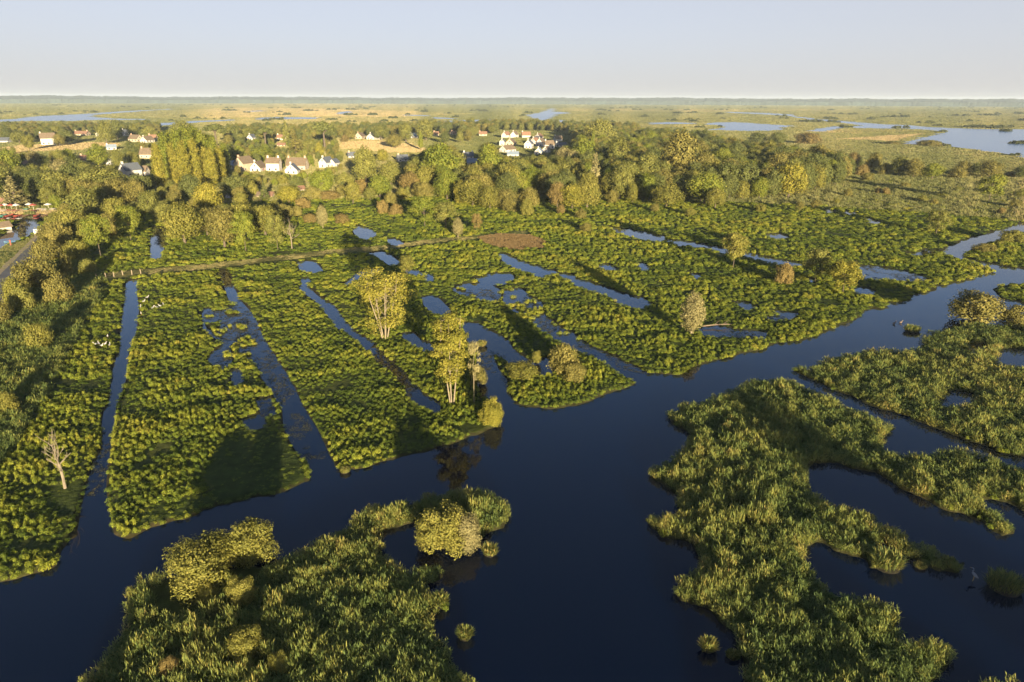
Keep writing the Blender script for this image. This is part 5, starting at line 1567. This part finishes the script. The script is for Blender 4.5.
# heron at the tip of the reed islet
X, Y = g(973, 580, 0.1)
r = empty('heron', (X, Y, 0.0), 2.2)
skin_bird('body', [([(-.36, 0, .52), (-.2, 0, .58), (0, 0, .68), (.16, 0, .80), (.19, 0, .95), (.13, 0, 1.08), (.16, 0, 1.2), (.24, 0, 1.23), (.30, 0, 1.22)], [.02, .09, .14, .10, .05, .04, .04, .05, .02])], m_greyf, r)
MB().tube([(.29, 0, 1.22), (.48, 0, 1.17)], [.022, .004], 5).build('bill', m_bill, r)
for s in (-1, 1):
    MB().tube([(0, s * .05, .6), (-.02, s * .05, .3), (.02, s * .05, -.2)], [.02, .014, .012], 5).build('leg', m_bill, r)
    MB().add([(.12, s * .10, .74), (.0, s * .155, .66), (-.34, s * .08, .50), (-.1, s * .08, .76), (-.1, s * .12, .54)], [(0, 1, 3), (1, 2, 3), (0, 4, 1), (1, 4, 2)] if s > 0 else [(3, 1, 0), (3, 2, 1), (1, 4, 0), (2, 4, 1)]).build('wing', m_greyf, r)
tag(r, 'grey heron standing in shallow water left of the right reed islet', 'heron')

# ---- clumps of reed standing alone in the open water
m_reed1 = leaf_mat('reed_clump_leaf', [(0.0, (0.055, 0.085, 0.025)), (0.4, (0.11, 0.14, 0.035)), (0.8, (0.20, 0.19, 0.05)), (1.0, (0.28, 0.22, 0.07))], 0.3)
def reed_clump(x, yb, wpx, hpx, label, seed):
    rg = np.random.default_rng(seed)
    X, Y = g(x, yb, 0.0); Wm = metres(wpx, x, yb); Hm = height_at(x, yb, yb - hpx * 0.68)
    verts, loops, sizes, tint = [], [], [], []
    nb = int(700 * max(1, Wm / 3))
    for i in range(nb):
        a = rg.uniform(0, 6.283); q = Wm * .42 * math.sqrt(rg.uniform(0, 1))
        bx, by = q * math.cos(a), q * math.sin(a) * .8
        z0 = Hm * rg.uniform(-.05, .5) * (1 - .5 * (2 * q / Wm) ** 2)
        L = Hm * rg.uniform(.3, .65)
        la = a + rg.normal() * 1.1; el = rg.uniform(.55, 1.4)
        dx, dy, dz = math.cos(la) * math.cos(el) * L, math.sin(la) * math.cos(el) * L, math.sin(el) * L
        w = 0.04; wx, wy = -math.sin(la) * w, math.cos(la) * w
        k = len(verts)
        verts += [(bx, by, z0), (bx + dx * .45 + wx, by + dy * .45 + wy, z0 + dz * .62), (bx + dx * .45 - wx, by + dy * .45 - wy, z0 + dz * .62), (bx + dx, by + dy, z0 + dz)]
        loops += [k, k + 1, k + 3, k + 2]; sizes.append(4); tint += [rg.uniform(.1, 1)] * 4
    r = empty('reed_clump', (X, Y, 0.0))
    mesh_obj('leaves', np_mesh('leaves', np.array(verts), loops, sizes, np.array(tint)), r, m_reed1)
    MB().lathe([(Wm * .40, -.6), (Wm * .42, -.1), (Wm * .36, .02), (Wm * .2, .06)], 14).build('root_mat', m_mud, r)
    tag(r, label, 'reed clump', 'reed clumps standing in open water')
m_mud = simple_mat('peat_mud', (0.02, 0.017, 0.010), 0.95, 0.3, 2)
reed_clump(1004, 588, 38, 24, 'wide green reed clump in open water right of the heron', 1)
reed_clump(708, 650, 14, 20, 'small yellow reed clump in the water at bottom centre', 2)
reed_clump(733, 657, 14, 10, 'tiny clump beside the lower bank right of the small yellow one', 3)
reed_clump(465, 637, 16, 16, 'little reed clump in the water right of the left island', 4)
reed_clump(490, 554, 15, 16, 'little yellow reed clump at the tip of the left island spur', 5)
reed_clump(486, 532, 10, 12, 'tiny reed clump beneath the left island spur', 15)
reed_clump(912, 331, 18, 10, 'flat reed clump in the river before the right reed bed', 6)
reed_clump(948, 565, 16, 12, 'dark reed clump at the end of the long reed spit', 7)
reed_clump(920, 567, 14, 6, 'low yellow floating clump below the long reed spit', 8)
reed_clump(886, 566, 34, 24, 'bright yellow reed clump at the mouth of the lower pond', 9)
reed_clump(345, 472, 11, 8, 'straw coloured clump at the mouth of the middle ditch', 10)
reed_clump(440, 605, 14, 20, 'reed clump by the bank below the little pond', 11)
reed_clump(482, 346, 10, 10, 'round clump alone in the pool behind the tall trees', 12)

# ---- quay, boats, parasols and tables by the canal on the left
m_plank = simple_mat('quay_planks', (0.19, 0.145, 0.10), 0.9, 0.25, 2)
m_red = simple_mat('red_paint', (0.26, 0.055, 0.04), 0.5, 0.08, 2)
m_wpaint = simple_mat('white_paint', (0.48, 0.46, 0.44), 0.5, 0.05, 2)
m_blue = simple_mat('blue_paint', (0.06, 0.13, 0.22), 0.5, 0.08, 2)
m_green = simple_mat('green_paint', (0.05, 0.22, 0.18), 0.5, 0.08, 2)
m_wood = simple_mat('boat_wood', (0.16, 0.10, 0.06), 0.7, 0.2, 3)
X0, Y0 = g(-25, 213.2); X1, Y1 = g(61, 212.4)
Lq = math.hypot(X1 - X0, Y1 - Y0); az = math.atan2(Y1 - Y0, X1 - X0)
r = empty('quay', (X0, Y0, 0), az)
MB().box(0, Lq, .06, 1.9, -.8, .42).build('quay_wall', m_plank, r)
plank = MB().box(-.21, .21, -.05, 1.95, .425, .50).mesh('plank', m_plank)
for i in range(int(Lq / .46)):
    o = mesh_obj('plank', plank, r); o.location = (.23 + i * .46, 0, 0)
tag(r, 'low wooden quay along the canal at the left edge', 'quay')
def hull_mesh(L, B):
    sec = [(-L / 2, .55 * B, .42), (-L / 4, .95 * B, .30), (0, B, .28), (L / 4, .9 * B, .32), (L / 2, .10 * B, .52)]
    mb = MB(); V = []; Fc = []
    for xs, bb, zs in sec:
        V += [(xs, -bb / 2, zs), (xs, -bb * .36, 0.0), (xs, bb * .36, 0.0), (xs, bb / 2, zs), (xs, bb * .42, zs), (xs, bb * .30, .10), (xs, -bb * .30, .10), (xs, -bb * .42, zs)]
    for i in range(len(sec) - 1):
        for k in range(8):
            a, b2 = i * 8 + k, i * 8 + (k + 1) % 8
            Fc.append((a, b2, b2 + 8, a + 8))
    Fc.append(tuple(range(7, -1, -1))); Fc.append(tuple((len(sec) - 1) * 8 + k for k in range(8)))
    return mb.add(V, Fc)
hm = hull_mesh(4.6, 1.35)
for i, (x, mt, lb) in enumerate([(3, m_green, 'green punt moored nearest the left edge of the quay'), (9, m_red, 'red punt second in the row at the quay'), (18, m_red, 'red punt third in the row at the quay'),
                                 (26, m_wood, 'brown punt fourth in the row at the quay'), (36.5, m_red, 'red punt fifth in the row at the quay'), (45, m_wood, 'brown punt at the right end of the quay row')]):
    X, Y = g(x, 215.4, 0.05)
    r = empty('punt', (X, Y, -.10), az + math.pi / 2 * (1 if i % 2 else -1) + random.uniform(-.15, .15))
    mesh_obj('hull', hm.mesh('hull', mt), r)
    for xs in (-1.1, .5): MB().box(xs - .14, xs + .14, -.5, .5, .22, .27).build('seat', m_plank, r)
    tag(r, lb, 'boat', 'punts moored at the quay')
X, Y = g(13.5, 241.5, 0.05)
r = empty('rowing_boat', (X, Y, -.08), 0.5); mesh_obj('hull', hm.mesh('hull', m_blue), r)
for xs in (-1.1, .5): MB().box(xs - .14, xs + .14, -.5, .5, .22, .27).build('seat', m_plank, r)
tag(r, 'blue rowing boat beside the small canal landing', 'boat')
X, Y = g(11, 245.5)
r = empty('mooring_post', (X, Y, LAND))
MB().lathe([(.16, -.6), (.16, 1.3), (.24, 1.35), (.24, 1.55), (.05, 1.65)], 10).build('post', m_red, r); MB().box(-.6, .6, -.45, .45, -.1, .05).build('base', m_plank, r)
tag(r, 'red mooring post on the grass bank of the canal', 'mooring post')
X, Y = g(38.5, 236)
r = empty('information_board', (X, Y, LAND), 0.35)
MB().box(-1.0, 1.0, -.05, .05, .9, 2.1).build('panel', m_wpaint, r)
for s in (-.85, .85): MB().box(s - .06, s + .06, -.04, .04, -.2, .9).build('post', m_post, r)
tag(r, 'white blank board on two posts beside the canal path', 'board')
def parasol(x, y, mt, label):
    X, Y = g(x, y)
    r = empty('parasol', (X, Y, LAND))
    MB().tube([(0, 0, -.1), (0, 0, 2.5)], [.04, .035], 6).build('pole', m_wpaint, r)
    MB().lathe([(.02, 2.62), (.55, 2.45), (1.3, 2.12), (1.3, 2.0), (.5, 2.30), (.02, 2.45)], 8).build('canopy', mt, r)
    MB().lathe([(.32, 0), (.32, .08), (.06, .12)], 10).build('base', m_plank, r)
    tag(r, label, 'parasol', 'parasols on the quay terrace')
for i, (x, y, mt, cn) in enumerate([(1, 211, m_red, 'red'), (6, 210.4, m_wpaint, 'white'), (12, 210.8, m_red, 'red'), (17, 210.6, m_wpaint, 'white'), (30, 209.8, m_wpaint, 'white'), (34, 210.6, m_red, 'red'), (49, 210, m_wpaint, 'white')]):
    parasol(x, y, mt, '%s parasol on the quay terrace, %s of the row' % (cn, ('leftmost', 'second', 'third', 'fourth', 'fifth', 'sixth', 'rightmost')[i]))
def picnic_table(x, y, mt, label):
    X, Y = g(x, y)
    r = empty('picnic_table', (X, Y, LAND), random.uniform(-.4, .4))
    MB().box(-.9, .9, -.38, .38, .70, .76).build('tabletop', mt, r)
    for s in (-1, 1):
        MB().box(-.9, .9, s * .75 - .14, s * .75 + .14, .42, .47).build('seat', mt, r)
        MB().box(s * .65 - .05, s * .65 + .05, -.85, .85, -.05, .70).build('leg', m_plank, r)
    tag(r, label, 'table', 'tables on the quay terrace')
for i, (x, y, mt, cn) in enumerate([(4, 212, m_wpaint, 'white'), (9, 211.6, m_red, 'red'), (15, 212, m_red, 'red'), (21, 211, m_wood, 'brown'), (26, 210.6, m_green, 'green'), (33, 212, m_red, 'red'), (40, 210.4, m_wpaint, 'white'), (45, 210.8, m_wpaint, 'white'), (53, 210.4, m_wpaint, 'white')]):
    picnic_table(x, y, mt, '%s picnic table on the quay terrace, %s of the row' % (cn, ('leftmost', 'second', 'third', 'fourth', 'fifth', 'sixth', 'seventh', 'eighth', 'rightmost')[i]))

# ---- road and path on the left
m_road = simple_mat('asphalt', (0.085, 0.085, 0.09), 0.9, 0.2, 0.4, bump=0.2)
m_verge = simple_mat('sandy_verge', (0.28, 0.22, 0.12), 0.95, 0.25, 0.5, bump=0.2)
def strip(name, pl, w, zz, mat, label):
    Q = [Vector(g(x, y)) for x, y in pl]; V = []; Fc = []
    dense = []
    for i in range(len(Q) - 1):
        for k in range(6): dense.append(Q[i].lerp(Q[i + 1], k / 6))
    dense.append(Q[-1])
    for i, p in enumerate(dense):
        t = (dense[min(i + 1, len(dense) - 1)] - dense[max(i - 1, 0)]).normalized()
        nr = Vector((-t.y, t.x)) * w / 2 * random.uniform(.93, 1.07)
        V += [(p.x + nr.x, p.y + nr.y, zz), (p.x - nr.x, p.y - nr.y, zz)]
    for i in range(len(dense) - 1): Fc.append((2 * i, 2 * i + 1, 2 * i + 3, 2 * i + 2))
    me = bpy.data.meshes.new(name); me.from_pydata(V, [], Fc); me.update(); me.materials.append(mat)
    tag(mesh_obj(name, me), label, kind='structure')
RL = ROAD_LINE
strip('road_verge', RL, 6.5, LAND + .13, m_verge, 'sandy verge of the left road')
strip('road', RL, 4.0, LAND + .15, m_road, 'narrow grey road at the left edge')
X, Y = g(64, 206)
r = empty('parked_car', (X, Y, LAND + .15), 1.2)
m_cglass = simple_mat('car_glass', (0.02, 0.022, 0.026), .05, .1, 1); m_tyre = simple_mat('tyre', (.02, .02, .02), .9, .1, 1)
MB().add([(-2.1, -.85, .35), (2.1, -.85, .35), (2.1, .85, .35), (-2.1, .85, .35), (-2.05, -.85, .85), (2.1, -.8, .75), (2.1, .8, .75), (-2.05, .85, .85), (-1.7, -.7, 1.42), (.4, -.7, 1.42), (.4, .7, 1.42), (-1.7, .7, 1.42), (1.1, -.8, .88), (1.1, .8, .88)],
         [(0, 3, 2, 1), (0, 1, 5, 12, 4), (2, 3, 7, 13, 6), (1, 2, 6, 5), (3, 0, 4, 7), (4, 12, 9, 8), (7, 11, 10, 13), (8, 9, 10, 11), (4, 8, 11, 7), (12, 13, 10, 9), (5, 6, 13, 12)]).build('body', m_wpaint, r)
MB().add([(1.06, -.68, .93), (.46, -.62, 1.38), (.46, .62, 1.38), (1.06, .68, .93)], [(0, 3, 2, 1)]).build('windscreen', m_cglass, r).location = (.03, 0, .01)
for sx in (-1.3, 1.3):
    for sy in (-.82, .82):
        MB().tube([(sx, sy - .1, .32), (sx, sy + .1, .32)], [.32, .32], 12).build('wheel', m_tyre, r)
tag(r, 'small white parked car at the top of the left road', 'car')
